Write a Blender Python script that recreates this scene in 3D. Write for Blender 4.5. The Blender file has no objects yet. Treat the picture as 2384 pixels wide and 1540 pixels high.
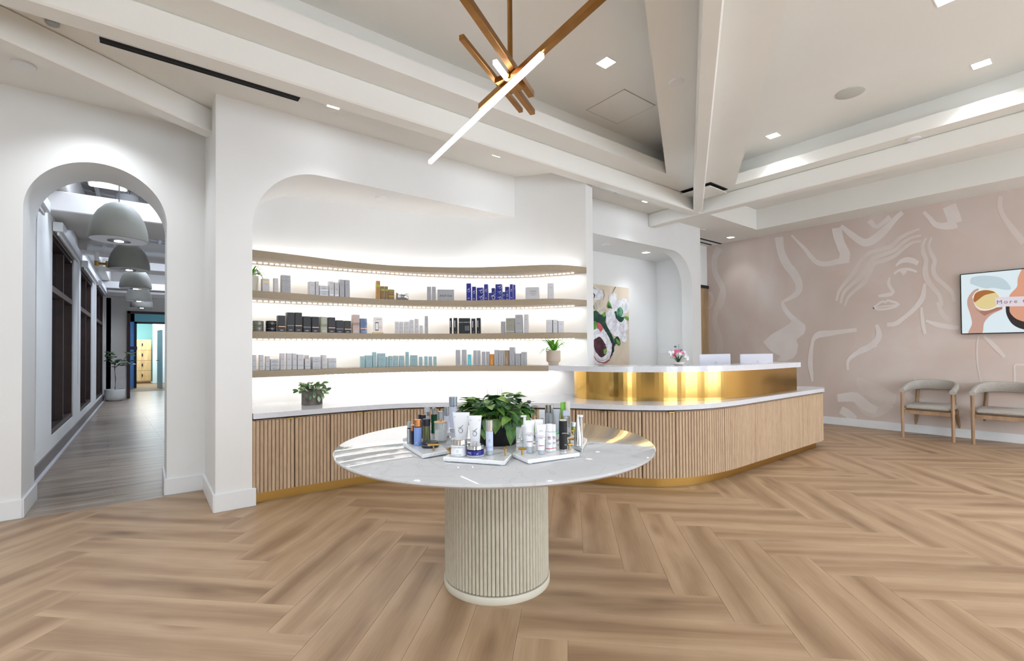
import bpy, bmesh, math, random
import numpy as np
from mathutils import Matrix, Vector
random.seed(7)
PI = math.pi
C = bpy.context.scene.collection
# ------------------------------------------------------------------ camera, world, exposure
FPX = 1100.0; PITCH = math.radians(0.8); ROLL = 0.0075; AZ = math.radians(52.05); HC = 1.27
F0 = np.array([math.cos(AZ), math.sin(AZ), 0.]); R0 = np.array([math.sin(AZ), -math.cos(AZ), 0.]); U0 = np.array([0, 0, 1.])
FW = F0*math.cos(PITCH)+U0*math.sin(PITCH); U1 = U0*math.cos(PITCH)-F0*math.sin(PITCH)
RT = R0*math.cos(ROLL)-U1*math.sin(ROLL); UP = U1*math.cos(ROLL)+R0*math.sin(ROLL)
CX = 1192.0; CY = 816.0-FPX*math.tan(PITCH); EYE = np.array([0, 0, HC])
cam_d = bpy.data.cameras.new('camera'); cam = bpy.data.objects.new('camera', cam_d); C.objects.link(cam)
cam_d.sensor_width = 36; cam_d.sensor_fit = 'HORIZONTAL'; cam_d.lens = FPX/2384*36
cam_d.shift_y = (CY-770)/2384; cam_d.clip_start = 0.05; cam_d.clip_end = 200
cam.matrix_world = Matrix(((RT[0], UP[0], -FW[0], 0), (RT[1], UP[1], -FW[1], 0), (RT[2], UP[2], -FW[2], HC), (0, 0, 0, 1)))
bpy.context.scene.camera = cam
sc = bpy.context.scene
sc.view_settings.view_transform = 'Standard'; sc.view_settings.look = 'None'; sc.view_settings.gamma = 1
sc.view_settings.use_curve_mapping = False
sc.view_settings.exposure = 0.8
sc.cycles.max_bounces = 7; sc.cycles.diffuse_bounces = 4; sc.cycles.glossy_bounces = 4; sc.cycles.transmission_bounces = 5
sc.cycles.sample_clamp_indirect = 6; sc.cycles.use_denoising = True; sc.cycles.use_adaptive_sampling = True; sc.cycles.adaptive_threshold = .02; sc.cycles.caustics_reflective = False; sc.cycles.caustics_refractive = False
w = bpy.data.worlds.new('world'); sc.world = w; w.use_nodes = True
w.node_tree.nodes['Background'].inputs[0].default_value = (0.80, 0.90, 1.0, 1)
w.node_tree.nodes['Background'].inputs[1].default_value = 5.5

def lamp(name, kind, loc, energy, col=(1, 1, 1), size=.1, size_y=None, aim=(0, 0, -1), spot=None, blend=.5, spread=None):
    d = bpy.data.lights.new(name, kind); d.energy = energy; d.color = col
    if kind == 'AREA':
        d.size = size
        if size_y: d.shape = 'RECTANGLE'; d.size_y = size_y
        if spread: d.spread = spread
    elif kind == 'SPOT':
        d.spot_size = spot; d.spot_blend = blend; d.shadow_soft_size = size
    else: d.shadow_soft_size = size
    o = bpy.data.objects.new(name, d); C.objects.link(o)
    o.location = loc; o.rotation_euler = Vector(aim).to_track_quat('-Z', 'X' if kind == 'AREA' else 'Y').to_euler()
    return o
for x_, y_ in ((-.6, -2.4), (3.2, -3.2), (6.8, -3.2), (-1.6, 1.8)): lamp('rear_fill_light', 'AREA', (x_, y_, 3.1), 35, (.86, .94, 1), 1.2, .6)
# unseen area lights added as fill; world light also enters by added rear windows
WARM = (1, .96, .915); COOL = (.86, .93, 1)

# ------------------------------------------------------------------ measuring helpers (pixel of the photo -> point on a plane of the room)
def ray(x, y): return FW+(x-CX)/FPX*RT-(y-CY)/FPX*UP
def onz(x, y, Z=0.):
    r = ray(x, y); return Vector(EYE+(Z-HC)/r[2]*r)
def onx(x, y, X):
    r = ray(x, y); return Vector(EYE+X/r[0]*r)
def ony(x, y, Y):
    r = ray(x, y); return Vector(EYE+Y/r[1]*r)
def proj(p):
    d = np.array(p, float)-EYE; z = d@FW
    return CX+FPX*(d@RT)/z, CY-FPX*(d@UP)/z, z
def zat(y, P):
    lo, hi = -1., 6.
    for _ in range(40):
        m = (lo+hi)/2
        if proj((P[0], P[1], m))[1] > y: lo = m
        else: hi = m
    return lo

# ------------------------------------------------------------------ materials
def lin(c):
    return tuple(((v/255)/12.92 if v/255 <= .04045 else ((v/255+.055)/1.055)**2.4) for v in c)
MATS = {}
def mat(name, col, rough=.5, metal=0., noise=None, bump=None, emit=None, trans=0., coat=0., ior=1.45, spec=None, stretch=(1, 1, 1), alpha=1.):
    if name in MATS: return MATS[name]
    m = bpy.data.materials.new(name); m.use_nodes = True; nt = m.node_tree; b = nt.nodes['Principled BSDF']
    c = (*lin(col), 1)
    b.inputs['Base Color'].default_value = c; b.inputs['Roughness'].default_value = rough; b.inputs['Metallic'].default_value = metal
    b.inputs['Transmission Weight'].default_value = trans; b.inputs['Coat Weight'].default_value = coat; b.inputs['IOR'].default_value = ior
    b.inputs['Alpha'].default_value = alpha
    if spec is not None: b.inputs['Specular IOR Level'].default_value = spec
    if emit:
        b.inputs['Emission Color'].default_value = (*lin(emit[0]), 1); b.inputs['Emission Strength'].default_value = emit[1]
    if noise or bump:
        tc = nt.nodes.new('ShaderNodeTexCoord'); mp = nt.nodes.new('ShaderNodeMapping'); mp.inputs['Scale'].default_value = stretch
        nt.links.new(tc.outputs['Object'], mp.inputs['Vector'])
    if noise:
        sc_, col2, lo, hi = noise
        n = nt.nodes.new('ShaderNodeTexNoise'); n.inputs['Scale'].default_value = sc_; n.inputs['Detail'].default_value = 5
        nt.links.new(mp.outputs['Vector'], n.inputs['Vector'])
        r = nt.nodes.new('ShaderNodeValToRGB'); r.color_ramp.elements[0].position = lo; r.color_ramp.elements[1].position = hi
        r.color_ramp.elements[0].color = c; r.color_ramp.elements[1].color = (*lin(col2), 1)
        nt.links.new(n.outputs['Fac'], r.inputs['Fac']); nt.links.new(r.outputs['Color'], b.inputs['Base Color'])
    if bump:
        n2 = nt.nodes.new('ShaderNodeTexNoise'); n2.inputs['Scale'].default_value = bump[0]; nt.links.new(mp.outputs['Vector'], n2.inputs['Vector'])
        bp = nt.nodes.new('ShaderNodeBump'); bp.inputs['Strength'].default_value = bump[1]; bp.inputs['Distance'].default_value = .002
        nt.links.new(n2.outputs['Fac'], bp.inputs['Height']); nt.links.new(bp.outputs['Normal'], b.inputs['Normal'])
    MATS[name] = m; return m

WALL = mat('wall_paint', (232, 232, 231), .65, noise=(1.3, (229, 229, 228), .4, .6), bump=(60, .05))
CEIL = mat('ceiling_paint', (236, 235, 230), .7, noise=(.8, (233, 232, 227), .4, .6))
TRIM = mat('trim_paint', (232, 233, 234), .4, noise=(2, (228, 229, 231), .4, .6))
BLACK = mat('black_void', (6, 7, 8), .8)
QUARTZ = mat('white_quartz', (212, 213, 219), .16, noise=(40, (207, 208, 214), .45, .65), coat=.2)
BRASS = mat('brushed_brass', (196, 160, 92), .15, 1., noise=(3, (186, 148, 80), .35, .65), stretch=(1, 1, .05))
BRASS2 = mat('satin_brass', (176, 142, 82), .3, 1.)
GOLD = mat('brushed_gold', (158, 112, 58), .32, 1., noise=(9, (174, 126, 70), .35, .7))
CHROME = mat('chrome', (205, 208, 210), .12, 1.)
SILVER = mat('silver', (175, 178, 182), .3, 1.)
SHELF = mat('shelf_taupe', (158, 142, 120), .5, noise=(25, (148, 132, 110), .35, .7), stretch=(1, 1, 8))
LED = mat('led_light', (255, 255, 255), .5, emit=((255, 244, 228), 5.5))
BAR = mat('chandelier_light', (255, 255, 255), .5, emit=((250, 246, 255), 4))
PANELLIGHT = mat('downlight_glow', (255, 255, 255), .5, emit=((246, 250, 255), 14))
KICK = mat('brass_kick', (190, 148, 80), .35, 1.)
CARCASS = mat('cabinet_dark', (38, 32, 28), .8)
GLASS = mat('clear_glass', (236, 242, 244), .03, alpha=.2, spec=.9)
WGLASS = mat('window_glass', (40, 52, 66), .06, spec=.7)

def wood(name, dark, mid, light, sx=1., sy=12., sz=12., knots=False, rnd=.1, rough=.5, bumpy=.08, rot=None):
    m = bpy.data.materials.new(name); m.use_nodes = True; nt = m.node_tree; N = nt.nodes; L = nt.links
    b = N['Principled BSDF']; b.inputs['Roughness'].default_value = rough
    tc = N.new('ShaderNodeTexCoord'); oi = N.new('ShaderNodeObjectInfo')
    add = N.new('ShaderNodeVectorMath'); add.operation = 'MULTIPLY_ADD'
    add.inputs[1].default_value = (1, 1, 1)
    mul = N.new('ShaderNodeVectorMath'); mul.operation = 'SCALE'; mul.inputs['Scale'].default_value = 37.
    cmb = N.new('ShaderNodeCombineXYZ'); L.new(oi.outputs['Random'], cmb.inputs[0]); L.new(oi.outputs['Random'], cmb.inputs[1])
    L.new(cmb.outputs[0], mul.inputs[0]); L.new(tc.outputs['Object'], add.inputs[0]); L.new(mul.outputs[0], add.inputs[2])
    mp = N.new('ShaderNodeMapping'); mp.inputs['Scale'].default_value = (sx, sy, sz); L.new(add.outputs[0], mp.inputs['Vector'])
    n1 = N.new('ShaderNodeTexNoise'); n1.inputs['Scale'].default_value = 1.; n1.inputs['Detail'].default_value = 6; n1.inputs['Distortion'].default_value = .6
    L.new(mp.outputs[0], n1.inputs['Vector'])
    r = N.new('ShaderNodeValToRGB'); e = r.color_ramp.elements
    e[0].position = .3; e[0].color = (*lin(dark), 1); e[1].position = .72; e[1].color = (*lin(light), 1)
    k = e.new(.5); k.color = (*lin(mid), 1)
    L.new(n1.outputs['Fac'], r.inputs['Fac'])
    out = r.outputs['Color']
    # fine fibres
    mp2 = N.new('ShaderNodeMapping'); mp2.inputs['Scale'].default_value = (sx*6, sy*14, sz*14); L.new(add.outputs[0], mp2.inputs['Vector'])
    n2 = N.new('ShaderNodeTexNoise'); n2.inputs['Scale'].default_value = 1.; n2.inputs['Detail'].default_value = 3; L.new(mp2.outputs[0], n2.inputs['Vector'])
    mx = N.new('ShaderNodeMix'); mx.data_type = 'RGBA'; mx.blend_type = 'MULTIPLY'; mx.inputs[0].default_value = .35
    r2 = N.new('ShaderNodeValToRGB'); r2.color_ramp.elements[0].position = .35; r2.color_ramp.elements[0].color = (.72, .70, .68, 1); r2.color_ramp.elements[1].position = .6
    L.new(n2.outputs['Fac'], r2.inputs['Fac']); L.new(out, mx.inputs[6]); L.new(r2.outputs['Color'], mx.inputs[7]); out = mx.outputs[2]
    if knots:
        sp = N.new('ShaderNodeSeparateXYZ'); L.new(tc.outputs['Object'], sp.inputs[0])
        nw = N.new('ShaderNodeTexNoise'); nw.inputs['Scale'].default_value = 1.; mpw = N.new('ShaderNodeMapping'); mpw.inputs['Scale'].default_value = (2.2, 3, 1); L.new(add.outputs[0], mpw.inputs[0]); L.new(mpw.outputs[0], nw.inputs[0])
        of = N.new('ShaderNodeMath'); of.operation = 'MULTIPLY_ADD'; of.inputs[1].default_value = .16; L.new(nw.outputs['Fac'], of.inputs[0])
        sh = N.new('ShaderNodeMath'); sh.operation = 'SUBTRACT'; sh.inputs[1].default_value = .08; L.new(sp.outputs[1], sh.inputs[0]); L.new(sh.outputs[0], of.inputs[2])
        ab = N.new('ShaderNodeMath'); ab.operation = 'ABSOLUTE'; L.new(of.outputs[0], ab.inputs[0])
        mre = N.new('ShaderNodeMapRange'); mre.interpolation_type = 'SMOOTHSTEP'; mre.inputs[1].default_value = .02; mre.inputs[2].default_value = .115; mre.inputs[3].default_value = 0; mre.inputs[4].default_value = .5; L.new(ab.outputs[0], mre.inputs[0])
        me_ = N.new('ShaderNodeMix'); me_.data_type = 'RGBA'; me_.inputs[7].default_value = (*lin(tuple(min(255, c+10) for c in light)), 1)
        L.new(mre.outputs[0], me_.inputs[0]); L.new(out, me_.inputs[6]); out = me_.outputs[2]
        mp3 = N.new('ShaderNodeMapping'); mp3.inputs['Scale'].default_value = (1.9, 6.5, 1); L.new(add.outputs[0], mp3.inputs['Vector'])
        v = N.new('ShaderNodeTexVoronoi'); v.inputs['Scale'].default_value = 1.; v.inputs['Randomness'].default_value = 1.; L.new(mp3.outputs[0], v.inputs['Vector'])
        r3 = N.new('ShaderNodeValToRGB'); r3.color_ramp.elements[0].position = .02; r3.color_ramp.elements[0].color = (.42, .34, .28, 1); r3.color_ramp.elements[1].position = .30; r3.color_ramp.elements[1].color = (1, 1, 1, 1)
        L.new(v.outputs['Distance'], r3.inputs['Fac'])
        # only some cells carry a knot
        sep = N.new('ShaderNodeSeparateColor'); L.new(v.outputs['Color'], sep.inputs[0])
        gt = N.new('ShaderNodeMath'); gt.operation = 'GREATER_THAN'; gt.inputs[1].default_value = .5; L.new(sep.outputs[0], gt.inputs[0])
        ml = N.new('ShaderNodeMath'); ml.operation = 'MULTIPLY'; ml.inputs[1].default_value = .62; L.new(gt.outputs[0], ml.inputs[0])
        mx3 = N.new('ShaderNodeMix'); mx3.data_type = 'RGBA'; mx3.blend_type = 'MULTIPLY'
        L.new(ml.outputs[0], mx3.inputs[0]); L.new(out, mx3.inputs[6]); L.new(r3.outputs['Color'], mx3.inputs[7]); out = mx3.outputs[2]
    hs = N.new('ShaderNodeHueSaturation'); mr = N.new('ShaderNodeMapRange'); mr.inputs[3].default_value = 1-rnd; mr.inputs[4].default_value = 1+rnd*.6
    L.new(oi.outputs['Random'], mr.inputs[0]); L.new(mr.outputs[0], hs.inputs['Value']); L.new(out, hs.inputs['Color'])
    L.new(hs.outputs[0], b.inputs['Base Color'])
    bp = N.new('ShaderNodeBump'); bp.inputs['Strength'].default_value = bumpy; bp.inputs['Distance'].default_value = .001
    L.new(n2.outputs['Fac'], bp.inputs['Height']); L.new(bp.outputs[0], b.inputs['Normal'])
    MATS[name] = m; return m
PLANK = wood('oak_plank', (132, 102, 74), (158, 128, 98), (180, 151, 121), .7, 7, 1, knots=True, rnd=.05, rough=.42)
PLANK_H = wood('grey_plank', (112, 97, 86), (144, 129, 114), (168, 154, 136), 1.1, 9, 1, rnd=.2, rough=.3)
OAKV = wood('oak_slat', (182, 154, 126), (190, 163, 134), (197, 171, 142), 5, 5, 1.0, rnd=.03, rough=.6, bumpy=.02)
CREAMV = wood('cream_slat', (192, 185, 166), (196, 189, 171), (200, 194, 177), 9, 9, 1.5, rnd=.01, rough=.6)
LEGW = wood('chair_wood', (140, 110, 82), (166, 134, 104), (184, 154, 122), 12, 12, 2, rnd=.04)
LOCKW = wood('locker_wood', (200, 160, 112), (218, 180, 130), (228, 194, 148), 8, 8, 1.5, rnd=.03)
DOORW = wood('door_wood', (150, 122, 90), (172, 144, 108), (184, 156, 120), 8, 8, 1.2, rnd=.03)
DWOOD = mat('dark_frame', (62, 40, 34), .45, noise=(6, (48, 32, 30), .4, .7))

def marble(name, base, vein, scale, rough):
    m = bpy.data.materials.new(name); m.use_nodes = True; nt = m.node_tree; N = nt.nodes; L = nt.links; b = N['Principled BSDF']
    b.inputs['Roughness'].default_value = rough; b.inputs['Coat Weight'].default_value = .3; b.inputs['Coat Roughness'].default_value = .03
    tc = N.new('ShaderNodeTexCoord'); n = N.new('ShaderNodeTexNoise'); n.inputs['Scale'].default_value = scale; n.inputs['Detail'].default_value = 7; n.inputs['Distortion'].default_value = 1.6
    L.new(tc.outputs['Object'], n.inputs['Vector'])
    r = N.new('ShaderNodeValToRGB'); e = r.color_ramp.elements
    e[0].position = .485; e[0].color = (*lin(base), 1); e[1].position = .515; e[1].color = (*lin(base), 1); k = e.new(.5); k.color = (*lin(vein), 1)
    L.new(n.outputs['Fac'], r.inputs['Fac']); L.new(r.outputs['Color'], b.inputs['Base Color']); MATS[name] = m; return m
MARBLE = marble('table_marble', (196, 197, 200), (186, 187, 190), 2.6, .03)
MARBLE2 = marble('tray_marble', (232, 234, 236), (206, 208, 212), 9, .2)

# ------------------------------------------------------------------ mesh builder
class MB:
    def __init__(s): s.v = []; s.f = []; s.m = []
    def add(s, vs, fs, mi=0):
        o = len(s.v); s.v += [tuple(v) for v in vs]; s.f += [tuple(i+o for i in f) for f in fs]; s.m += [mi]*len(fs); return s
    def box(s, c, d, rz=0., mi=0, bev=0.):
        hx, hy, hz = d[0]/2, d[1]/2, d[2]/2; cr, sr = math.cos(rz), math.sin(rz)
        if bev > 0:
            poly = [(-hx+bev, -hy), (hx-bev, -hy), (hx, -hy+bev), (hx, hy-bev), (hx-bev, hy), (-hx+bev, hy), (-hx, hy-bev), (-hx, -hy+bev)]
            rings = []
            for z, k in ((-hz, bev), (-hz+bev, 0), (hz-bev, 0), (hz, bev)):
                rings.append([(x-math.copysign(min(k, abs(x)), x) if k else x, y-math.copysign(min(k, abs(y)), y) if k else y, z) for x, y in poly])
            vs = [v for r in rings for v in r]
            fs = [tuple(range(7, -1, -1)), tuple(range(24, 32))]
            for i in range(3):
                for j in range(8): fs.append((i*8+j, i*8+(j+1) % 8, (i+1)*8+(j+1) % 8, (i+1)*8+j))
        else:
            vs = [(x, y, z) for z in (-hz, hz) for x, y in ((-hx, -hy), (hx, -hy), (hx, hy), (-hx, hy))]
            fs = [(3, 2, 1, 0), (4, 5, 6, 7), (0, 1, 5, 4), (1, 2, 6, 5), (2, 3, 7, 6), (3, 0, 4, 7)]
        vs = [(c[0]+x*cr-y*sr, c[1]+x*sr+y*cr, c[2]+z) for x, y, z in vs]
        return s.add(vs, fs, mi)
    def prism(s, poly, z0, z1, mi=0, caps=True):
        n = len(poly); vs = [(x, y, z0) for x, y in poly]+[(x, y, z1) for x, y in poly]
        fs = [(i, (i+1) % n, n+(i+1) % n, n+i) for i in range(n)]
        if caps: fs += [tuple(range(n-1, -1, -1)), tuple(range(n, 2*n))]
        return s.add(vs, fs, mi)
    def tube(s, pts, r, n=8, mi=0, caps=True, flat=1.):
        pts = [Vector(p) for p in pts]; rr = r if isinstance(r, (list, tuple)) else [r]*len(pts); rings = []
        for i, p in enumerate(pts):
            t = (pts[min(i+1, len(pts)-1)]-pts[max(i-1, 0)]).normalized()
            a = t.cross(Vector((0, 0, 1)));  a = Vector((1, 0, 0)) if a.length < 1e-3 else a.normalized(); b = a.cross(t).normalized()
            rings.append([p+(a*math.cos(2*PI*k/n)+b*math.sin(2*PI*k/n)*flat)*rr[i] for k in range(n)])
        vs = [v for q in rings for v in q]; fs = []
        for i in range(len(pts)-1):
            for k in range(n): fs.append((i*n+k, i*n+(k+1) % n, (i+1)*n+(k+1) % n, (i+1)*n+k))
        if caps: fs += [tuple(range(n-1, -1, -1)), tuple((len(pts)-1)*n+k for k in range(n))]
        return s.add(vs, fs, mi)
    def lathe(s, prof, n=20, c=(0, 0, 0), mi=0, sx=1., sy=1.):
        vs = []; fs = []
        for r, z in prof:
            for k in range(n): vs.append((c[0]+r*sx*math.cos(2*PI*k/n), c[1]+r*sy*math.sin(2*PI*k/n), c[2]+z))
        for i in range(len(prof)-1):
            for k in range(n): fs.append((i*n+k, i*n+(k+1) % n, (i+1)*n+(k+1) % n, (i+1)*n+k))
        fs += [tuple(range(n-1, -1, -1)), tuple((len(prof)-1)*n+k for k in range(n))]
        return s.add(vs, fs, mi)
    def mesh(s, name, mats, smooth=False):
        me = bpy.data.meshes.new(name); me.from_pydata(s.v, [], s.f)
        for m in (mats if isinstance(mats, (list, tuple)) else [mats]): me.materials.append(m)
        me.polygons.foreach_set('material_index', s.m)
        bm = bmesh.new(); bm.from_mesh(me); bmesh.ops.recalc_face_normals(bm, faces=bm.faces); bm.to_mesh(me); bm.free()
        if smooth:
            me.polygons.foreach_set('use_smooth', [True]*len(me.polygons)); me.set_sharp_from_angle(angle=math.radians(40))
        me.update(); return me
    def build(s, name, mats, parent=None, smooth=False, loc=None, rz=0.):
        return link(name, s.mesh(name, mats, smooth), parent, loc, rz)
def link(name, me, parent=None, loc=None, rz=0.):
    o = bpy.data.objects.new(name, me); C.objects.link(o)
    if parent: o.parent = parent
    if loc is not None: o.location = loc
    o.rotation_euler = (0, 0, rz); return o
def thing(name, label, cat, loc=(0, 0, 0), rz=0., group=None):
    o = bpy.data.objects.new(name, None); C.objects.link(o); o.empty_display_size = .1
    o.location = loc; o.rotation_euler = (0, 0, rz); return tag(o, label, cat, group)
def tag(o, label, cat, group=None):
    o['label'] = label; o['category'] = cat
    if group: o['group'] = group
    return o
def struct(o): o['kind'] = 'structure'; return o
def stuff(o): o['kind'] = 'stuff'; return o
def plate(name, outer, holes, z0, z1, m, parent=None, axis='z', at=0.):
    """extruded plate with holes. axis 'z': outline in XY from z0 to z1; axis 'y': outline in XZ, thickness y z0..z1; axis 'x': outline in YZ, thickness x"""
    cu = bpy.data.curves.new('c', 'CURVE'); cu.dimensions = '2D'; cu.fill_mode = 'BOTH'; cu.extrude = (z1-z0)/2
    for poly in [outer]+list(holes):
        sp = cu.splines.new('POLY'); sp.points.add(len(poly)-1)
        for i, p in enumerate(poly): sp.points[i].co = (p[0], p[1], 0, 1)
        sp.use_cyclic_u = True
    t = bpy.data.objects.new('t', cu); C.objects.link(t)
    me = bpy.data.meshes.new_from_object(t.evaluated_get(bpy.context.evaluated_depsgraph_get()))
    bpy.data.objects.remove(t); mid = (z0+z1)/2
    for v in me.vertices:
        a, b, c = v.co
        v.co = (a, b, c+mid) if axis == 'z' else ((a, c+mid, b) if axis == 'y' else (c+mid, a, b))
    bm = bmesh.new(); bm.from_mesh(me); bmesh.ops.remove_doubles(bm, verts=bm.verts, dist=1e-5); bmesh.ops.recalc_face_normals(bm, faces=bm.faces); bm.to_mesh(me); bm.free()
    me.materials.clear(); me.materials.append(m); me.name = name
    me.polygons.foreach_set('use_smooth', [True]*len(me.polygons)); me.set_sharp_from_angle(angle=math.radians(25))
    return link(name, me, parent)
def spline(pts, step=.05):
    """Catmull-Rom resampled 2D/3D path"""
    P = [np.array(p, float) for p in pts]; P = [2*P[0]-P[1]]+P+[2*P[-1]-P[-2]]; out = []
    for i in range(1, len(P)-2):
        n = max(1, int(np.linalg.norm(P[i+1]-P[i])/step))
        for k in range(n):
            t = k/n
            out.append(.5*((2*P[i])+(-P[i-1]+P[i+1])*t+(2*P[i-1]-5*P[i]+4*P[i+1]-P[i+2])*t*t+(-P[i-1]+3*P[i]-3*P[i+1]+P[i+2])*t**3))
    out.append(P[-2]); return np.array(out)
def resample(path, step):
    d = np.r_[0, np.cumsum(np.linalg.norm(np.diff(path, axis=0), axis=1))]; n = max(2, int(round(d[-1]/step))+1)
    s = np.linspace(0, d[-1], n); return np.c_[np.interp(s, d, path[:, 0]), np.interp(s, d, path[:, 1])]
def offset(path, d):
    """offset to the left of travel by d"""
    t = np.gradient(path, axis=0); t /= np.linalg.norm(t, axis=1)[:, None]
    return path+np.c_[-t[:, 1], t[:, 0]]*d
def arclen(path): return np.r_[0, np.cumsum(np.linalg.norm(np.diff(path, axis=0), axis=1))]
def at_s(path, s):
    d = arclen(path); p = np.array([np.interp(s, d, path[:, 0]), np.interp(s, d, path[:, 1])])
    a = np.array([np.interp(s-.02, d, path[:, 0]), np.interp(s-.02, d, path[:, 1])]); b = np.array([np.interp(s+.02, d, path[:, 0]), np.interp(s+.02, d, path[:, 1])])
    t = (b-a)/np.linalg.norm(b-a); return p, t
def s_at_px(path, px, z):
    d = arclen(path); xs = np.array([proj((p[0], p[1], z))[0] for p in path])
    for i in range(len(xs)-1):
        if (xs[i]-px)*(xs[i+1]-px) <= 0: return d[i]+(d[i+1]-d[i])*(px-xs[i])/(xs[i+1]-xs[i]+1e-9)
    return None
ORD = ['first', 'second', 'third', 'fourth', 'fifth', 'sixth', 'seventh', 'eighth', 'ninth', 'tenth', 'eleventh', 'twelfth', 'thirteenth', 'fourteenth', 'fifteenth', 'sixteenth']
def text_mesh(txt, size, align='CENTER', ext=.0002, spacing=1.):
    cu = bpy.data.curves.new('t', 'FONT'); cu.body = txt; cu.size = size; cu.align_x = align; cu.align_y = 'CENTER'; cu.extrude = ext; cu.space_character = spacing; cu.resolution_u = 2
    t = bpy.data.objects.new('t', cu); C.objects.link(t)
    me = bpy.data.meshes.new_from_object(t.evaluated_get(bpy.context.evaluated_depsgraph_get())); bpy.data.objects.remove(t)
    return me
def put_text(txt, size, m, parent, loc, rz=0., name='lettering', upright=True, spacing=1., tilt=None):
    """flat lettering standing in the local XZ plane, facing local -Y"""
    me = text_mesh(txt, size, spacing=spacing); me.materials.clear(); me.materials.append(m)
    o = bpy.data.objects.new(name, me); C.objects.link(o); o.parent = parent; o.location = loc
    o.rotation_euler = tilt if tilt else (PI/2, 0, rz); return o
INK = mat('print_grey', (120, 122, 128), .6); INKD = mat('print_dark', (40, 40, 48), .6); INKW = mat('print_white', (226, 228, 235), .5); INKR = mat('print_red', (196, 44, 52), .5)

# ================================================================== SETTING
ZC = 3.35; ZT = 3.70; XM = 9.04; YW = 4.42; YA = 5.24
# ---- wall curve behind the shelves
WC = spline([(0.45, 5.23), (1.0, 5.2), (1.5, 5.15), (2.0, 5.08), (2.5, 4.97), (3.0, 4.76), (3.3, 4.58), (3.55, 4.37), (3.75, 4.09), (3.88, 3.86), (3.95, 3.685)], .06)
WCb = offset(WC, .2)
# ---- floor
fl = struct(MB().box((3.4, 0, -.035), (13.4, 10.6, .05)).box((.4, 15.7, -.035), (3.6, 20.8, .05)).build('floor', mat('floor_base', (132, 106, 78), .7)))
L_, W_ = 1.22, .226
pm = MB().box((0, 0, 0), (L_-.0009, W_-.0009, .01), bev=.0008).mesh('plank', PLANK)
OX, OY = 3.19-.7071*L_, 2.136-.7071*L_
cand = []
q = math.sqrt(.5)
for i in range(-60, 60):
    for j in range(-6, 8):
        for kind in (0, 1):
            bx, by = OX+2*q*L_*j, OY+2*q*W_*i
            if kind == 0: u, v = L_/2, W_/2; rz = PI/4
            else: u, v = L_+W_/2, W_-L_/2; rz = PI*3/4
            x, y = bx+(u-v)*q, by+(u+v)*q
            cand.append((x, y, rz))
vis = []; rest = []
for x, y, rz in cand:
    if not (-3.2 < x < XM+.35 and -4.8 < y < 5.75): continue
    if x < .3 and y > 5.75: continue
    show = False
    for a in (-.5, 0, .5):
        px_, py_, d_ = proj((x+a*L_*math.cos(rz), y+a*L_*math.sin(rz), 0))
        if d_ > .3 and -120 < px_ < 2500 and py_ < 1700: show = True
    (vis if show else rest).append((x, y, rz))
vis.sort(key=lambda t: math.hypot(t[0], t[1]))
for x, y, rz in vis[:300]: link('plank', pm, fl, (x, y, -.005), rz)
rb = MB()
for x, y, rz in vis[300:]+rest: rb.box((x, y, -.005), (L_-.0016, W_-.0016, .01), rz, bev=.0012)
# edge strips where the herringbone meets the mural wall and the arch
stuff(rb.build('plank_field', PLANK, fl))
hb = MB()
for r in range(80):
    y = 5.28+r*.182; x = -1.4-((r*.61) % 1.2)
    while x < 1.9: hb.box((x+.6, y, -.0045), (1.199, .18, .01), bev=.001); x += 1.2
stuff(hb.build('hall_planks', PLANK_H, fl))

# ---- ceiling
dg = (math.cos(math.radians(31.6)), math.sin(math.radians(31.6)))
TL = [(4.88, 3.26), (-2.4, 3.26), (-2.4, 3.26-(4.88+2.4)*dg[1]/dg[0])]
TR = [(5.91, 2.95), (5.91, -4.2), (-2.4, -4.2), (-2.4, 2.95-(5.91+2.4)*dg[1]/dg[0])]
T2 = [(6.45, 3.86), (8.46, 3.86), (8.46, -4.2), (6.45, -4.2)]
def grow(p, d):
    c = np.mean(p, axis=0); out = []
    n = len(p); P = [np.array(a, float) for a in p]
    area = sum(P[i][0]*P[(i+1) % n][1]-P[(i+1) % n][0]*P[i][1] for i in range(n)); sg = 1 if area > 0 else -1
    for i in range(n):
        a, b, c_ = P[i-1], P[i], P[(i+1) % n]
        n1 = np.array([(b-a)[1], -(b-a)[0]])/np.linalg.norm(b-a)*sg; n2 = np.array([(c_-b)[1], -(c_-b)[0]])/np.linalg.norm(c_-b)*sg
        m_ = (n1+n2); m_ = m_/np.linalg.norm(m_); out.append(tuple(b+m_*d/max(.35, m_@n1)))
    return out
RO = [(-3.2, -4.8), (9.3, -4.8), (9.3, 5.4), (-3.2, 5.4)]
ce = struct(plate('ceiling', RO, [TL, TR, T2], ZC, 3.48, CEIL))
struct(plate('ceiling_tray_riser', RO, [grow(TL, .2), grow(TR, .2), T2], 3.48, ZT, CEIL, ce)); 
struct(MB().box((3.05, .3, ZT+.05), (12.6, 10.3, .1)).build('ceiling_tray_top', CEIL, ce))
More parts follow.
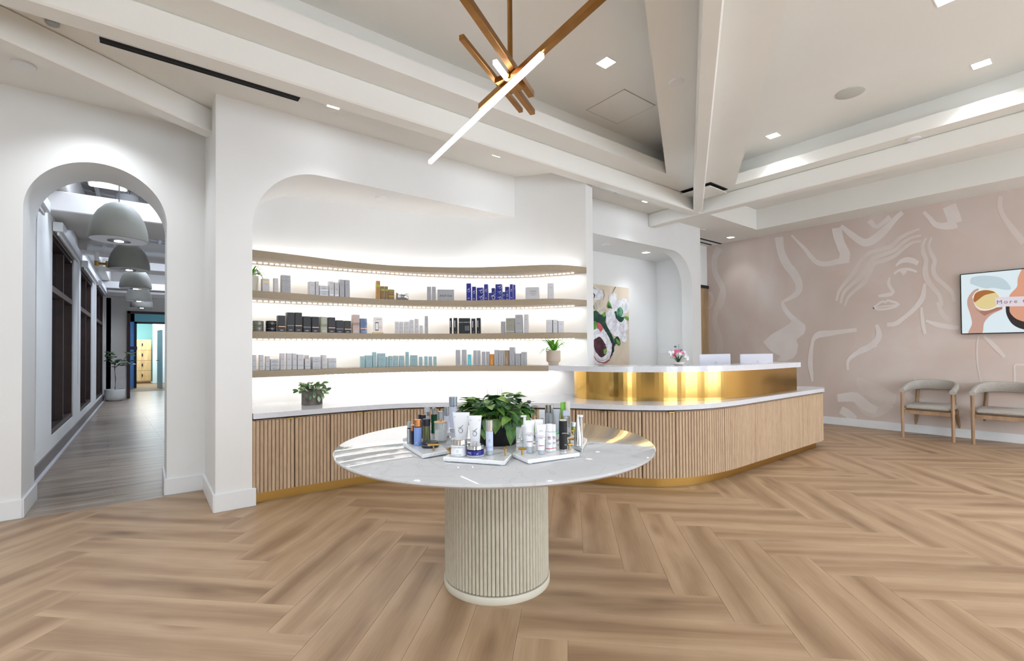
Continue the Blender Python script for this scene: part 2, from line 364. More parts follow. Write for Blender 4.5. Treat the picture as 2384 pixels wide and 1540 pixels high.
# beams
BZ = 3.15
ba = MB().box((1.45, 3.60, (BZ+ZC)/2), (9.3, .16, ZC-BZ), bev=.012); struct(ba.build('trim_1', CEIL))
struct(MB().box((6.18, -.2, (BZ+ZC)/2-.001), (.16, 9.2, ZC-BZ), bev=.012).build('trim_2', CEIL))
def beam_between(p, q_, width, name):
    p, q_ = np.array(p), np.array(q_); c = (p+q_)/2; d = q_-p
    return struct(MB().box((c[0], c[1], (BZ+ZC)/2+.001), (np.linalg.norm(d), width, ZC-BZ), math.atan2(d[1], d[0]), bev=.012).build(name, CEIL))
beam_between((6.0, 3.52), (6.0-9.6*dg[0], 3.52-9.6*dg[1]), .12, 'trim_3')
beam_between((.47, 4.82), (.47-4*dg[0], 4.82-4*dg[1]*.97), .15, 'trim_4')

# ---- walls
def arc(cx, cz, rx, rz_, a0, a1, n=24): return [(cx+rx*math.cos(a0+(a1-a0)*k/n), cz+rz_*math.sin(a0+(a1-a0)*k/n)) for k in range(n+1)]
# wall with the arch
arch = [(-.745, -.02)]+arc(-.29, 2.41, .455, .457, PI, 0, 40)+[(.165, -.02)]
# the arch is a notch open at the floor
outer = [(-3.2, 0), (-.745, 0)]+arc(-.29, 2.41, .455, .457, PI, 0, 48)+[(.165, 0), (.70, 0), (.70, 3.9), (-3.2, 3.9)]
struct(plate('wall_arch', outer, [], YA, 5.8, WALL, axis='y'))
# column and niche header / recess header in the plane y=4.42
struct(MB().box((.582, 4.9, ZC/2), (.26, .96, ZC)).build('wall_column', WALL))
NI = [(.712, 2.30)]+arc(1.26, 2.30, .548, .565, PI, PI/2, 24)+[(3.53, 2.865), (3.53, ZC), (.712, ZC)]
nh = struct(plate('wall_niche', NI, [], YW, 5.34, WALL, axis='y'))
struct(plate('wall_shelf', [tuple(p) for p in WC]+[tuple(p) for p in WCb[::-1]], [], 0, ZC, WALL))
RI = [(3.9, 2.87)]+arc(6.72, 2.30, .58, .57, PI/2, 0, 24)+[(7.30, 0), (7.56, 0), (7.56, ZC), (3.9, ZC)]
struct(plate('wall_recess_front', RI, [], YW-.02, 4.60, WALL, axis='y'))
struct(MB().box((5.7, 5.26, 1.5), (3.9, .12, 3)).box((7.50, 4.92, 1.5), (.12, .64, 3)).box((5.66, 4.92, 2.95), (3.7, .64, .16)).build('wall_recess_back', WALL))
# corridor end wall, mural wall, back wall with added windows, left wall with a window
YN = 5.12
struct(MB().box((8.4, YN+.06, ZC/2), (1.7, .12, ZC)).build('wall_corridor', WALL))
struct(MB().box((7.53, 4.86, ZC/2), (.04, .56, ZC)).build('wall_corridor_side', WALL))
MURAL = bpy.data.materials.new('mural_wash'); MURAL.use_nodes = True
def mural_mat():
    nt = MURAL.node_tree; N = nt.nodes; L = nt.links; b = N['Principled BSDF']; b.inputs['Roughness'].default_value = .75
    tc = N.new('ShaderNodeTexCoord'); mp = N.new('ShaderNodeMapping'); mp.inputs['Scale'].default_value = (1, 1, .75); L.new(tc.outputs['Object'], mp.inputs[0])
    n = N.new('ShaderNodeTexNoise'); n.inputs['Scale'].default_value = .9; n.inputs['Detail'].default_value = 4; n.inputs['Distortion'].default_value = .5; L.new(mp.outputs[0], n.inputs[0])
    r = N.new('ShaderNodeValToRGB'); e = r.color_ramp.elements; e[0].position = .32; e[0].color = (*lin((201, 184, 174)), 1); e[1].position = .68; e[1].color = (*lin((214, 202, 196)), 1)
    k = e.new(.5); k.color = (*lin((207, 192, 183)), 1)
    L.new(n.outputs['Fac'], r.inputs[0])
    n2 = N.new('ShaderNodeTexNoise'); n2.inputs['Scale'].default_value = 2.4; n2.inputs['Detail'].default_value = 6; L.new(mp.outputs[0], n2.inputs[0])
    r2 = N.new('ShaderNodeValToRGB'); r2.color_ramp.elements[0].position = .55; r2.color_ramp.elements[1].position = .75; L.new(n2.outputs['Fac'], r2.inputs[0])
    mx = N.new('ShaderNodeMix'); mx.data_type = 'RGBA'; mx.inputs[7].default_value = (*lin((212, 182, 170)), 1); L.new(r.outputs[0], mx.inputs[6])
    ml = N.new('ShaderNodeMath'); ml.operation = 'MULTIPLY'; ml.inputs[1].default_value = .5; L.new(r2.outputs[0], ml.inputs[0]); L.new(ml.outputs[0], mx.inputs[0])
    L.new(mx.outputs[2], b.inputs['Base Color'])
mural_mat()
mw = struct(MB().box((XM+.06, .2, ZC/2), (.12, 10, ZC)).build('wall_mural', MURAL))
struct(plate('wall_back', [(-3.2, 0), (9.3, 0), (9.3, ZC), (-3.2, ZC)], [[(a, .25), (a+2.1, .25), (a+2.1, 2.75), (a, 2.75)] for a in (-2.6, .6, 3.8, 6.6)], -4.8, -4.6, WALL, axis='y'))
for i_, a_ in enumerate((-2.6, .6, 3.8, 6.6)):  # unseen rear windows added so daylight comes in, mostly left without panes
    wd_ = struct(thing('window_%d' % (11+i_), '', '', (0, 0, 0))) if i_ > 0 else struct(MB().box((a_+1.05, -4.7, 1.5), (2.1, .02, 2.5)).build('window_%d' % (11+i_), mat('dusk_glass', (34, 46, 52), .08, spec=.8)))
    fb_ = MB()
    for xx in (a_+.04, a_+1.05, a_+2.06): fb_.box((xx, -4.66, 1.5), (.08, .08, 2.5))
    for zz in (.29, 2.1, 2.71): fb_.box((a_+1.05, -4.66, zz), (2.1, .08, .08))
    fb_.build('window_frame', DWOOD, wd_)
struct(plate('wall_left', [(-4.8, 0), (5.4, 0), (5.4, ZC), (-4.8, ZC)], [[(a, .25), (a+1.5, .25), (a+1.5, 2.6), (a, 2.6)] for a in (-3.8,)], -3.3, -3.1, WALL, axis='x'))
# baseboards
def base(name, segs, h=.145, t=.018):
    b = MB()
    for (x0, y0, x1, y1) in segs:
        l = math.hypot(x1-x0, y1-y0)
        b.box(((x0+x1)/2, (y0+y1)/2, h/2), (l+t, t, h), math.atan2(y1-y0, x1-x0), bev=.003)
    return struct(b.build(name, TRIM))
base('baseboard_arch', [(-3.1, YA-.009, -.745, YA-.009), (-.736, YA, -.736, 5.8), (.156, YA, .156, 5.8), (.165, YA-.009, .45, YA-.009)])
base('baseboard_column', [(.443, YA-.02, .443, YW), (.452, YW-.009, .73, YW-.009), (.721, YW, .721, YW+.09)])
base('baseboard_mural', [(XM-.009, YN, XM-.009, -4.5)], .12)

# ---- mural strokes: flat paint on the mural wall
def poly_paint(name, pts_px, m, parent, off=.002, plane=lambda x, y: onx(x, y, XM-.003)):
    P = [plane(x, y) for x, y in pts_px]
    b = MB(); b.add(P, [tuple(range(len(P)))]); return b
def ribbon(b, pts, widths, plane, mi=0, step=6.):
    p = spline([(x, y) for x, y in pts], step); n = len(p); W = np.interp(np.linspace(0, len(widths)-1, n), range(len(widths)), widths)
    t = np.gradient(p, axis=0); t /= (np.linalg.norm(t, axis=1)[:, None]+1e-9); nn = np.c_[-t[:, 1], t[:, 0]]
    A = p+nn*W[:, None]/2; B = p-nn*W[:, None]/2
    vs = [plane(*a) for a in A]+[plane(*c) for c in B]
    b.add(vs, [(i, i+1, n+i+1, n+i) for i in range(n-1)], mi)
def A4(s, ox, oy): return lambda L: [(ox+x/s, oy+y/s) for x, y in L]
m1 = A4(5.133, 1640, 420); m2_ = A4(5.133, 2000, 420); m3_ = A4(5.133, 1640, 680); m4_ = A4(5.133, 2000, 700); m5_ = A4(2.406, 1640, 420)
PM = lambda x, y: onx(x, y, XM-.003)
PAINT = mat('mural_pale_paint', (226, 218, 214), .75, noise=(3, (220, 209, 204), .3, .7)); PAINT2 = mat('mural_soft_paint', (219, 208, 202), .75, noise=(3, (212, 199, 191), .3, .7)); PAINT3 = mat('mural_blush_paint', (212, 184, 172), .75)
mu = MB()
msn = [0]
def S(f, pts, wd, mi=0):
    k = {m5_: 1.15}.get(f, 1/1.9)
    msn[0] += 1; pl = XM-.0012-.00006*msn[0]-(.0 if mi else .001)
    ribbon(mu, f(pts), [a*k*.75 if f is m5_ else a*.52 for a in wd], lambda x, y: onx(x, y, pl), mi)
S(m1, [(890, 680), (915, 850), (980, 1000), (1080, 1130), (1130, 1250), (1110, 1350), (1020, 1410), (950, 1445)], [38, 34, 36, 38, 36, 32, 22, 12])
S(m3_, [(935, 105), (935, 150), (985, 240), (1060, 320), (1100, 360)], [10, 20, 22, 22, 26])
for P in (([(1060, 320), (1130, 340), (1200, 390), (1210, 440), (1190, 500), (1100, 570), (1120, 640), (1100, 740), (1060, 790), (960, 830), (870, 825), (905, 765), (820, 730), (760, 670), (700, 600), (800, 510), (1020, 380)]),):
    pp = m3_(P); mu.add([PM(*a) for a in pp], [tuple(range(len(pp)))])
S(m1, [(1040, 655), (1110, 730), (1200, 820), (1270, 910), (1350, 985), (1460, 1000), (1600, 970), (1725, 945)], [8, 12, 16, 20, 22, 22, 26, 30])
S(m1, [(1580, 570), (1600, 680), (1640, 790), (1680, 880), (1670, 940)], [44, 44, 40, 44, 48])
S(m5_, [(765, 255), (830, 310), (890, 348), (935, 340), (1000, 290), (1080, 205), (1110, 180)], [10, 17, 20, 22, 20, 14, 12])
S(m5_, [(925, 225), (950, 255), (965, 262), (1000, 240), (1040, 205)], [14, 12, 10, 12, 14])
S(m5_, [(1228, 178), (1265, 215), (1290, 245), (1330, 257), (1380, 252), (1410, 240)], [9, 12, 15, 17, 22, 26])
S(m5_, [(1370, 143), (1390, 190), (1405, 240)], [38, 38, 38])
S(m5_, [(1660, 90), (1655, 150), (1680, 210), (1740, 290), (1790, 350)], [12, 14, 14, 18, 18], 1)
S(m1, [(180, 810), (130, 900), (120, 1040), (150, 1160), (205, 1260), (225, 1350), (210, 1450), (170, 1540)], [32, 26, 24, 24, 24, 24, 22, 22], 1)
S(m3_, [(215, 0), (180, 120), (130, 250), (125, 380), (170, 520), (185, 640), (180, 740)], [24, 24, 22, 22, 24, 26, 28], 1)
S(m3_, [(60, 0), (95, 80), (80, 160), (50, 200)], [16, 14, 12, 8], 1)
# eyebrow, eye, nose, lips, jaw
S(m2_, [(440, 1025), (500, 970), (580, 950), (660, 970), (705, 995)], [6, 16, 24, 26, 20])
S(m2_, [(418, 1122), (470, 1080), (560, 1062), (640, 1075), (690, 1095)], [10, 12, 12, 14, 10])
S(m2_, [(500, 1085), (530, 1105), (565, 1085)], [10, 26, 10])
S(m2_, [(368, 1160), (352, 1220), (370, 1280), (410, 1330), (385, 1360), (310, 1375), (232, 1385)], [6, 14, 16, 16, 18, 16, 10])
S(m4_, [(165, 95), (220, 50), (280, 10), (310, 22), (345, -2), (400, 15), (480, 42), (430, 75), (330, 100), (230, 108), (165, 95)], [10]*11)
S(m4_, [(180, 90), (280, 72), (380, 62), (470, 45)], [5, 7, 7, 4])
S(m2_, [(785, 1235), (770, 1330), (760, 1400), (690, 1510)], [12, 22, 26, 22])
S(m4_, [(740, 10), (640, 120), (520, 220), (430, 280), (335, 290)], [22, 20, 18, 20, 16])
# hair
S(m2_, [(722, 582), (600, 630), (480, 700), (380, 790), (250, 830), (120, 870), (20, 960), (-60, 1100), (-160, 1220), (-240, 1330), (-270, 1440)], [8, 14, 18, 20, 18, 16, 16, 20, 18, 14, 10], 1)
S(m2_, [(740, 658), (620, 690), (520, 750), (430, 830), (300, 885), (180, 930), (100, 1040), (40, 1130), (-80, 1240), (-180, 1340), (-220, 1470)], [8, 12, 18, 18, 16, 20, 22, 20, 14, 14, 10], 1)
S(m2_, [(740, 728), (640, 745), (550, 800), (430, 900), (300, 960), (190, 990), (130, 1090), (60, 1220), (-40, 1310), (-130, 1400), (-170, 1500)], [8, 14, 16, 16, 18, 18, 20, 20, 14, 12, 8], 1)
S(m2_, [(805, 690), (765, 760), (765, 860), (800, 950), (790, 1080), (810, 1180), (880, 1280), (960, 1380), (985, 1500)], [8, 18, 20, 20, 26, 26, 22, 20, 16], 1)
S(m2_, [(872, 682), (835, 770), (860, 870), (905, 960), (885, 1060), (920, 1160), (1020, 1250), (1110, 1340), (1140, 1450)], [6, 14, 20, 20, 22, 20, 18, 18, 14], 1)
S(m4_, [(950, 20), (970, 110), (1030, 200), (1100, 255)], [20, 20, 22, 20], 1)
# neck and shoulders
S(m4_, [(745, 80), (755, 200), (770, 320), (790, 400)], [10, 16, 18, 14])
S(m4_, [(800, 240), (900, 280), (1040, 310), (1200, 325)], [10, 22, 22, 16])
S(m3_, [(1820, 452), (1700, 468), (1500, 495), (1370, 510), (1305, 560), (1285, 640), (1268, 760), (1265, 880), (1280, 980), (1290, 1075)], [16, 18, 20, 26, 30, 14, 20, 24, 18, 8])
S(m4_, [(208, 290), (235, 380), (225, 460), (130, 550), (0, 610)], [16, 26, 28, 28, 26])
S(m3_, [(2053, 620), (1900, 690), (1780, 760), (1715, 830), (1715, 935)], [26, 24, 20, 16, 10])
# hand at the lower left, strokes at the right
S(m3_, [(1590, 1270), (1700, 1260), (1800, 1260), (1880, 1320), (1960, 1380), (2060, 1420)], [34, 40, 44, 44, 42, 36])
S(m4_, [(0, 1210), (80, 1300), (180, 1340), (300, 1300), (390, 1240)], [40, 44, 46, 40, 30], 1)
S(m3_, [(1820, 1040), (1900, 1090), (1990, 1160), (2060, 1220)], [20, 34, 36, 36], 1)
S(m4_, [(0, 960), (100, 1040), (220, 1100), (340, 1160), (440, 1180)], [40, 60, 70, 60, 40], 1)
S(m3_, [(1630, 1410), (1720, 1460), (1790, 1530)], [34, 36, 36])
S(m4_, [(690, 940), (640, 1010), (600, 1080)], [18, 22, 20], 1)
S(m4_, [(560, 1100), (640, 1180), (760, 1240)], [20, 40, 40], 1)
S(m4_, [(1430, 420), (1410, 540), (1415, 740), (1440, 890), (1465, 1005)], [8, 9, 8, 7, 6], 1)
S(m4_, [(1490, 430), (1580, 510), (1680, 610), (1740, 680)], [10, 22, 22, 14], 1)
S(m4_, [(1860, 1000), (1862, 880), (1865, 775), (1971, 768)], [9, 9, 9, 9], 1)
S(m5_, [(1420, 1300), (1480, 1320), (1560, 1345)], [14, 18, 18], 1)
# soft washes
for i, pp in enumerate(mu.f): pass
mur = mu.build('painted_drawing', [PAINT, PAINT2, PAINT3], mw)
mur['label'] = 'pale painted outline of a face and hands'

# ================================================================== CEILING FITTINGS
def downlight(x, y, z, label, size=.1, watts=28, on=True, rz=0., spot=2.0, group='square recessed ceiling lights'):
    t = thing('ceiling_light', label, 'ceiling light', (x, y, z), rz)
    s = size/2
    MB().box((0, -s-.004, -.001), (size+.016, .008, .004)).box((0, s+.004, -.001), (size+.016, .008, .004)).box((-s-.004, 0, -.001), (.008, size, .004)).box((s+.004, 0, -.001), (.008, size, .004)).build('trim_ring', TRIM, t)
    MB().box((0, 0, -.0012), (size, size, .002)).build('lens', PANELLIGHT, t)
    l = lamp('downlight_lamp', 'SPOT', (x, y, z-.02), watts, (.88, .945, 1), .05, spot=spot, blend=.9)
    return t
for px, py, z, lb in ((779, 245, ZC, 'square ceiling light above the left end of the shelf niche, beside the long black slot'),
                      (1161, 360, ZC, 'square ceiling light above the right tip of the shelf niche'),
                      (1506, 468, ZC, 'small square ceiling light above the rounded reception opening'),
                      (1701, 553, ZC, 'square ceiling light beside the two short black slots near the pink wall'),
                      (1411, 146, ZT, 'square ceiling light glowing between the brass chandelier and the diagonal beam'),
                      (1800, 316, ZT, 'square ceiling light right of the diagonal beam, nearest its tip'),
                      (2285, 149, ZT, 'square ceiling light right of the round speaker in the raised ceiling'),
                      (2205, -4, ZT, 'square ceiling light cut by the top edge of the picture')):
    p = onz(px, py, z)
    downlight(p.x, p.y, z, lb, size=.10 if z == ZC else .115, watts={1701: 12, 1506: 15}.get(px, 15) if z == ZC else 30, spot=1.75 if z == ZC else 2.0)
p = onz(1504, 588, 2.87); downlight(p.x, p.y, 2.868, 'square ceiling light inside the rounded reception alcove', .09, 16)
# the same lights go on over the part of the room behind the camera
for x, y, e in ((1.2, .2, 9), (4.5, -1.8, 55), (1.8, -2.6, 60), (7.6, -2.4, 50), (7.5, 1.0, 26), (-1.4, 1.5, 40), (-1.2, -2, 50), (-.3, 4.85, 30)):
    lamp('downlight_lamp', 'SPOT', (x, y, (ZC if y > 4 or x > 7 else ZT)-.02), e, (.88, .945, 1), .06, spot=2.2, blend=.9)
def disc(px, py, z, r, name, label, cat, m=TRIM, h=.012):
    p = onz(px, py, z); o = MB().lathe([(r, 0), (r, -h*.6), (r*.93, -h)], 28).build(name, m, None, True, (p.x, p.y, z)); return tag(o, label, cat)
disc(56, 150, ZC, .066, 'sprinkler_cover', 'round white sprinkler cover on the ceiling above the arch', 'sprinkler')
disc(1575, 190, ZC, .055, 'sprinkler_cover', 'round white sprinkler cover on the strip left of the diagonal beam', 'sprinkler')
disc(2126, 323, ZC, .06, 'sprinkler_cover', 'round white sprinkler cover beside the bright edge of the right ceiling tray', 'sprinkler')
disc(888, 461, 2.865, .062, 'sprinkler_cover', 'round white sprinkler cover on the underside of the shelf niche', 'sprinkler')
disc(1411, 570, 2.868, .06, 'sprinkler_cover', 'round white sprinkler cover inside the reception alcove ceiling', 'sprinkler')
disc(1634, 536, ZC, .06, 'sprinkler_cover', 'round white sprinkler cover above the corridor slots', 'sprinkler')
disc(1438, 447, ZC, .04, 'smoke_detector', 'small round ceiling sensor above the reception wall', 'sensor', h=.03)
disc(122, 50, ZC, .035, 'smoke_detector', 'small grey ceiling sensor at the upper left corner', 'sensor', SILVER, h=.02)
disc(1979, 216, ZT, .118, 'ceiling_speaker', 'flat round grey ceiling speaker in the right ceiling tray', 'speaker', mat('speaker_cloth', (196, 197, 190), .8), .008)
# access panel
pts = [onz(x, y, ZT) for x, y in ((1453, 208), (1525, 246), (1438, 287.5), (1366, 255))]
c = sum(pts, Vector())/4
ap = thing('access_panel', 'flush square access panel in the left ceiling tray', 'access panel', (c.x, c.y, ZT))
MB().box((0, 0, -.002), (.47, .47, .004)).build('panel', CEIL, ap)
fb = MB()
for sx, sy, lx, ly in ((0, -.239, .486, .004), (0, .239, .486, .004), (-.239, 0, .004, .486), (.239, 0, .004, .486)): fb.box((sx, sy, -.001), (lx, ly, .003))
fb.build('joint', mat('joint_grey', (150, 148, 140), .8), ap)
# slot diffusers
def slot(x0, x1, y, wd, name_label, n=1, pitch=.0):
    t = thing('slot_diffuser', name_label, 'air vent', ((x0+x1)/2, y, ZC))
    l = x1-x0
    MB().box((0, 0, -.0015), (l+.05, wd+.05, .003), bev=.001).build('frame', TRIM, t)
    MB().box((0, 0, -.0035), (l, wd, .004)).build('slot_opening', BLACK, t)
    MB().box((0, 0, -.0058), (l, wd*.12, .0012)).build('vane', mat('vane_black', (22, 22, 24), .5), t)
    return t
a = onz(232, 92, ZC); b_ = onz(697, 230, ZC); slot(a.x, b_.x, (a.y+b_.y)/2, .075, 'long black slot air vent in the ceiling left of the shelf niche')
slot(8.17-.5, 9.02, 4.80, .055, 'longer of two short black slot air vents near the pink wall')
slot(8.3-.5, 8.95, 4.965, .05, 'shorter of two black slot air vents, nearest the corridor wall')
# flat air cover tucked in the corner of the beams
t = thing('air_cover', 'flat white square air cover tucked behind the tip of the diagonal beam', 'air vent', (5.78, 3.30, ZC))
MB().box((0, 0, -.004), (.42, .42, .008), 0).build('shadow_gap', BLACK, t)
MB().box((.02, .02, -.035), (.42, .42, .012), bev=.003).build('cover_plate', CEIL, t)

# chandelier
ch = thing('chandelier', 'brushed brass chandelier of crossing bars with glowing light tubes', 'chandelier', (1.56, 1.99, ZT))
CHZ = 2.70
def bar(p0, p1, z, wd, mi, name, m, hgt=None):
    a, b = onz(*p0, z), onz(*p1, z); c_ = (a+b)/2; d = b-a
    o = MB().box((0, 0, 0), (d.length, wd, hgt or wd), bev=.0015).build(name, m, ch)
    o.location = (c_.x-1.56, c_.y-1.99, z-ZT); o.rotation_euler = (0, 0, math.atan2(d.y, d.x)); return o, a, b
Zb = CHZ
o, a, b_ = bar((1001, 378), (1262, 128), CHZ, .026, 0, 'light_tube', BAR)
o2, a2, b2 = bar((1119, 250), (1262, 125), CHZ+.035, .034, 0, 'brass_bar', GOLD)
far = onz(1230, 158, CHZ+.035); d_ = (far-a2).normalized(); e_ = a2+d_*2.9
c_ = (a2+e_)/2; o2.location = (c_.x-1.56, c_.y-1.99, CHZ+.035-ZT)
bpy.data.objects.remove(o2)
bar((1119, 250), (1420, -26), CHZ+.035, .034, 0, 'brass_bar', GOLD)
bar((1060, -38), (1237, 220), CHZ+.075, .036, 0, 'brass_bar', GOLD)
bar((1074, 86), (1213, 258), CHZ+.07, .026, 0, 'brass_bar', GOLD)
bar((1152, 144), (1181, 183), CHZ+.045, .024, 0, 'light_tube', BAR)
bar((1181, 183), (1240, 262), CHZ+.05, .032, 0, 'brass_bar', GOLD)
bar((1168, 180), (1206, 208), CHZ+.05, .10, 0, 'hub_plate', GOLD, .03)
MB().box((0, 0, 0), (.02, .02, ZT-CHZ-.06)).build('stem', GOLD, ch, loc=(0, 0, -(ZT-CHZ-.06)/2))
MB().lathe([(.07, 0), (.07, -.02), (.066, -.025)], 24).build('ceiling_canopy', GOLD, ch, True)
sp_ = onz(1188, 180, CHZ+.1)
for c0 in ch.children:
    if c0.name.startswith('stem') or c0.name.startswith('ceiling_canopy'): c0.location.x = sp_.x-1.56; c0.location.y = sp_.y-1.99

# ================================================================== BUILT-IN CABINET AND DESK
CF = spline([(.716, 4.40), (1.12, 4.397), (1.58, 4.375), (1.9, 4.32), (2.12, 4.23), (2.35, 4.08), (2.6, 3.86), (2.9, 3.54), (3.2, 3.19), (3.37, 2.93), (3.56, 2.68), (3.78, 2.49), (4.09, 2.36), (4.5, 2.30), (5.0, 2.295), (6.0, 2.295), (6.78, 2.295)], .04)
def endcap(path, r, n=10):
    c0 = path[-1]+np.array([0, r]); return [c0+r*np.array([math.cos(a), math.sin(a)]) for a in np.linspace(-PI/2, PI/2.6, n)]
back = [(6.35, 2.74), (5.5, 2.85), (4.75, 2.92), (4.35, 3.1), (4.15, 3.4), (4.1, 3.7)]
slab_poly = [tuple(p) for p in CF]+[tuple(p) for p in endcap(CF, .2)]+back+[tuple(p) for p in offset(WC, .004)[::-1] if p[0] > .716]
wt = plate('countertop', slab_poly, [], .715, .76, QUARTZ)
tag(wt, 'long white stone worktop curving from the shelf niche round to the reception desk', 'worktop')
cab = thing('base_cabinet', 'curved base cabinet with fluted oak doors and brass toe kick', 'cabinet', (3.4, 3.2, 0))
def local(t, p): return (p[0]-t.location.x, p[1]-t.location.y)
FACE = offset(CF, .035); FACE = np.vstack([FACE, np.array([[6.80, 2.33]])])
fe = [np.array([6.80, 2.50])+.17*np.array([math.cos(a), math.sin(a)]) for a in np.linspace(-PI/2, PI/2, 12)][1:]
FACEX = np.vstack([FACE, fe])
car = offset(FACEX, .026)
carc = [local(cab, p) for p in car]+[local(cab, p) for p in ((6.4, 2.70), (5.5, 2.8), (4.75, 2.85), (4.35, 3.0), (4.1, 3.3), (4.0, 3.65))]+[local(cab, p) for p in offset(WC, -.004)[::-1] if p[0] > .716]
MB().prism(carc, .085, .714).build('carcass', CARCASS, cab)
kk = offset(FACE[:-1], .06)
kk = np.vstack([kk, [[6.82, 2.42]]])
kp = [local(cab, p) for p in kk]+[local(cab, p) for p in ((6.82, 2.66), (5.5, 2.75), (4.75, 2.8), (4.35, 2.95), (4.1, 3.3), (4.0, 3.6))]+[local(cab, p) for p in offset(WC, -.004)[::-1] if p[0] > .716]
MB().prism(kp, 0, .086).build('toe_kick', KICK, cab)
seams = [s_at_px(FACE, x, .4) for x in (594.5, 686, 769, 846, 916.6)]; seams[0] = seams[0] or .012
sr = [s_at_px(FACE, x, .4) for x in (1340.7, 1414.4, 1494.7, 1572.7)]
nmid = max(1, int(round((sr[0]-seams[-1])/.40)))
allS = [0.0]+[q_ for q_ in seams if q_ and q_ > .01]+[seams[-1]+(sr[0]-seams[-1])*k/nmid for k in range(1, nmid)]+sr
end_s = arclen(FACEX)[-1]; rem = np.linspace(sr[-1], arclen(FACE)[-1], 6)[1:]
allS = allS+list(rem[:-1])+[end_s]
SLH = .602; PITCHS = .0305
slp = [(-.0132, .012), (-.0132, -.003), (-.0108, -.0070), (-.006, -.009), (.006, -.009), (.0108, -.0070), (.0132, -.003), (.0132, .012)]
slat_me = MB().prism(slp, -SLH/2, SLH/2).mesh('slat', OAKV)
ndoor = 0
hs = [seams[1], seams[3], sr[1], sr[3]]+[seams[-1]+(sr[0]-seams[-1])*k/nmid for k in range(1, nmid, 2)]
slat_n = 0
for i in range(len(allS)-1):
    s0, s1 = allS[i]+.003, allS[i+1]-.003
    (pm_, tm) = at_s(FACEX, (s0+s1)/2); isdoor = allS[i+1] <= sr[3]+.001 and i > 0
    seg = np.array([at_s(FACEX, s)[0] for s in np.linspace(s0, s1, max(2, int((s1-s0)/.05)+1))])
    o1, o2 = offset(seg, .012), offset(seg, .022)
    d = MB().prism([tuple(p-pm_) for p in o1]+[tuple(p-pm_) for p in o2[::-1]], .092, .70).build('door' if isdoor else 'side_panel', OAKV, cab)
    d.location = (pm_[0]-cab.location.x, pm_[1]-cab.location.y, 0)
    n = max(1, int(round((s1-s0)/PITCHS)))
    for k in range(n):
        p, t = at_s(FACEX, s0+(s1-s0)*(k+.5)/n)
        o = link('slat', slat_me, d, (p[0]-pm_[0], p[1]-pm_[1], .092+SLH/2), math.atan2(t[1], t[0])); slat_n += 1
    if isdoor:
        for h in hs:
            for e, sg in ((allS[i], 1), (allS[i+1], -1)):
                if abs(e-h) < .003:
                    p, t = at_s(FACEX, h+sg*.045)
                    MB().box((0, -.014, 0), (.055, .03, .004)).box((0, -.0285, -.003), (.055, .003, .010)).build('handle', BRASS2, d, loc=(p[0]-pm_[0], p[1]-pm_[1], .6985), rz=math.atan2(t[1], t[0]))

# raised desk
BP = spline([(3.93, 3.74), (3.76, 3.70), (3.64, 3.58), (3.605, 3.42), (3.64, 3.22), (3.75, 3.02), (3.92, 2.83), (4.12, 2.66), (4.35, 2.54), (4.62, 2.45), (4.95, 2.385), (5.4, 2.36), (6.14, 2.36)], .04)
BB = offset(BP, .22)
rd = thing('reception_desk', 'raised reception desk wrapped in polished brass with a white stone top', 'desk', (4.6, 2.9, .76))
bbk = [(6.14, 2.58), (5.4, 2.58), (4.95, 2.61), (4.7, 2.66), (4.45, 2.75), (4.25, 2.87), (4.07, 3.02), (3.93, 3.2), (3.87, 3.4), (3.90, 3.6)]
MB().prism([local(rd, p) for p in BP]+[local(rd, p) for p in bbk], .0005, .285).build('brass_panel', BRASS, rd)
# shelf plan and the top which runs on from the lowest shelf
SHP = spline([(.716, 4.80), (1.195, 4.83), (1.50, 4.865), (1.80, 4.865), (2.12, 4.82), (2.45, 4.69), (2.85, 4.455), (3.10, 4.22), (3.32, 3.97), (3.44, 3.84), (3.58, 3.74), (3.74, 3.69), (3.93, 3.675)], .05)
sj = s_at_px(SHP, 1277, 1.1)
pj, tj = at_s(SHP, sj)
TP = spline([tuple(pj), (3.53, 3.62), (3.575, 3.40), (3.61, 3.20), (3.72, 3.0), (3.89, 2.81), (4.09, 2.635), (4.33, 2.51), (4.61, 2.415), (4.95, 2.35), (5.4, 2.325), (6.17, 2.325)], .05)
WC2 = [tuple(p) for p in offset(WC, .003) if p[0] > pj[0]+.12]
tpoly = [local(rd, p) for p in TP]+[local(rd, p) for p in ((6.17, 2.62), (5.4, 2.62), (4.95, 2.66), (4.7, 2.72), (4.4, 2.9), (4.2, 3.1), (4.08, 3.3), (4.05, 3.75))]+[local(rd, p) for p in WC2[::-1]]
MB().prism(tpoly, .285, .34).build('desk_top', QUARTZ, rd)
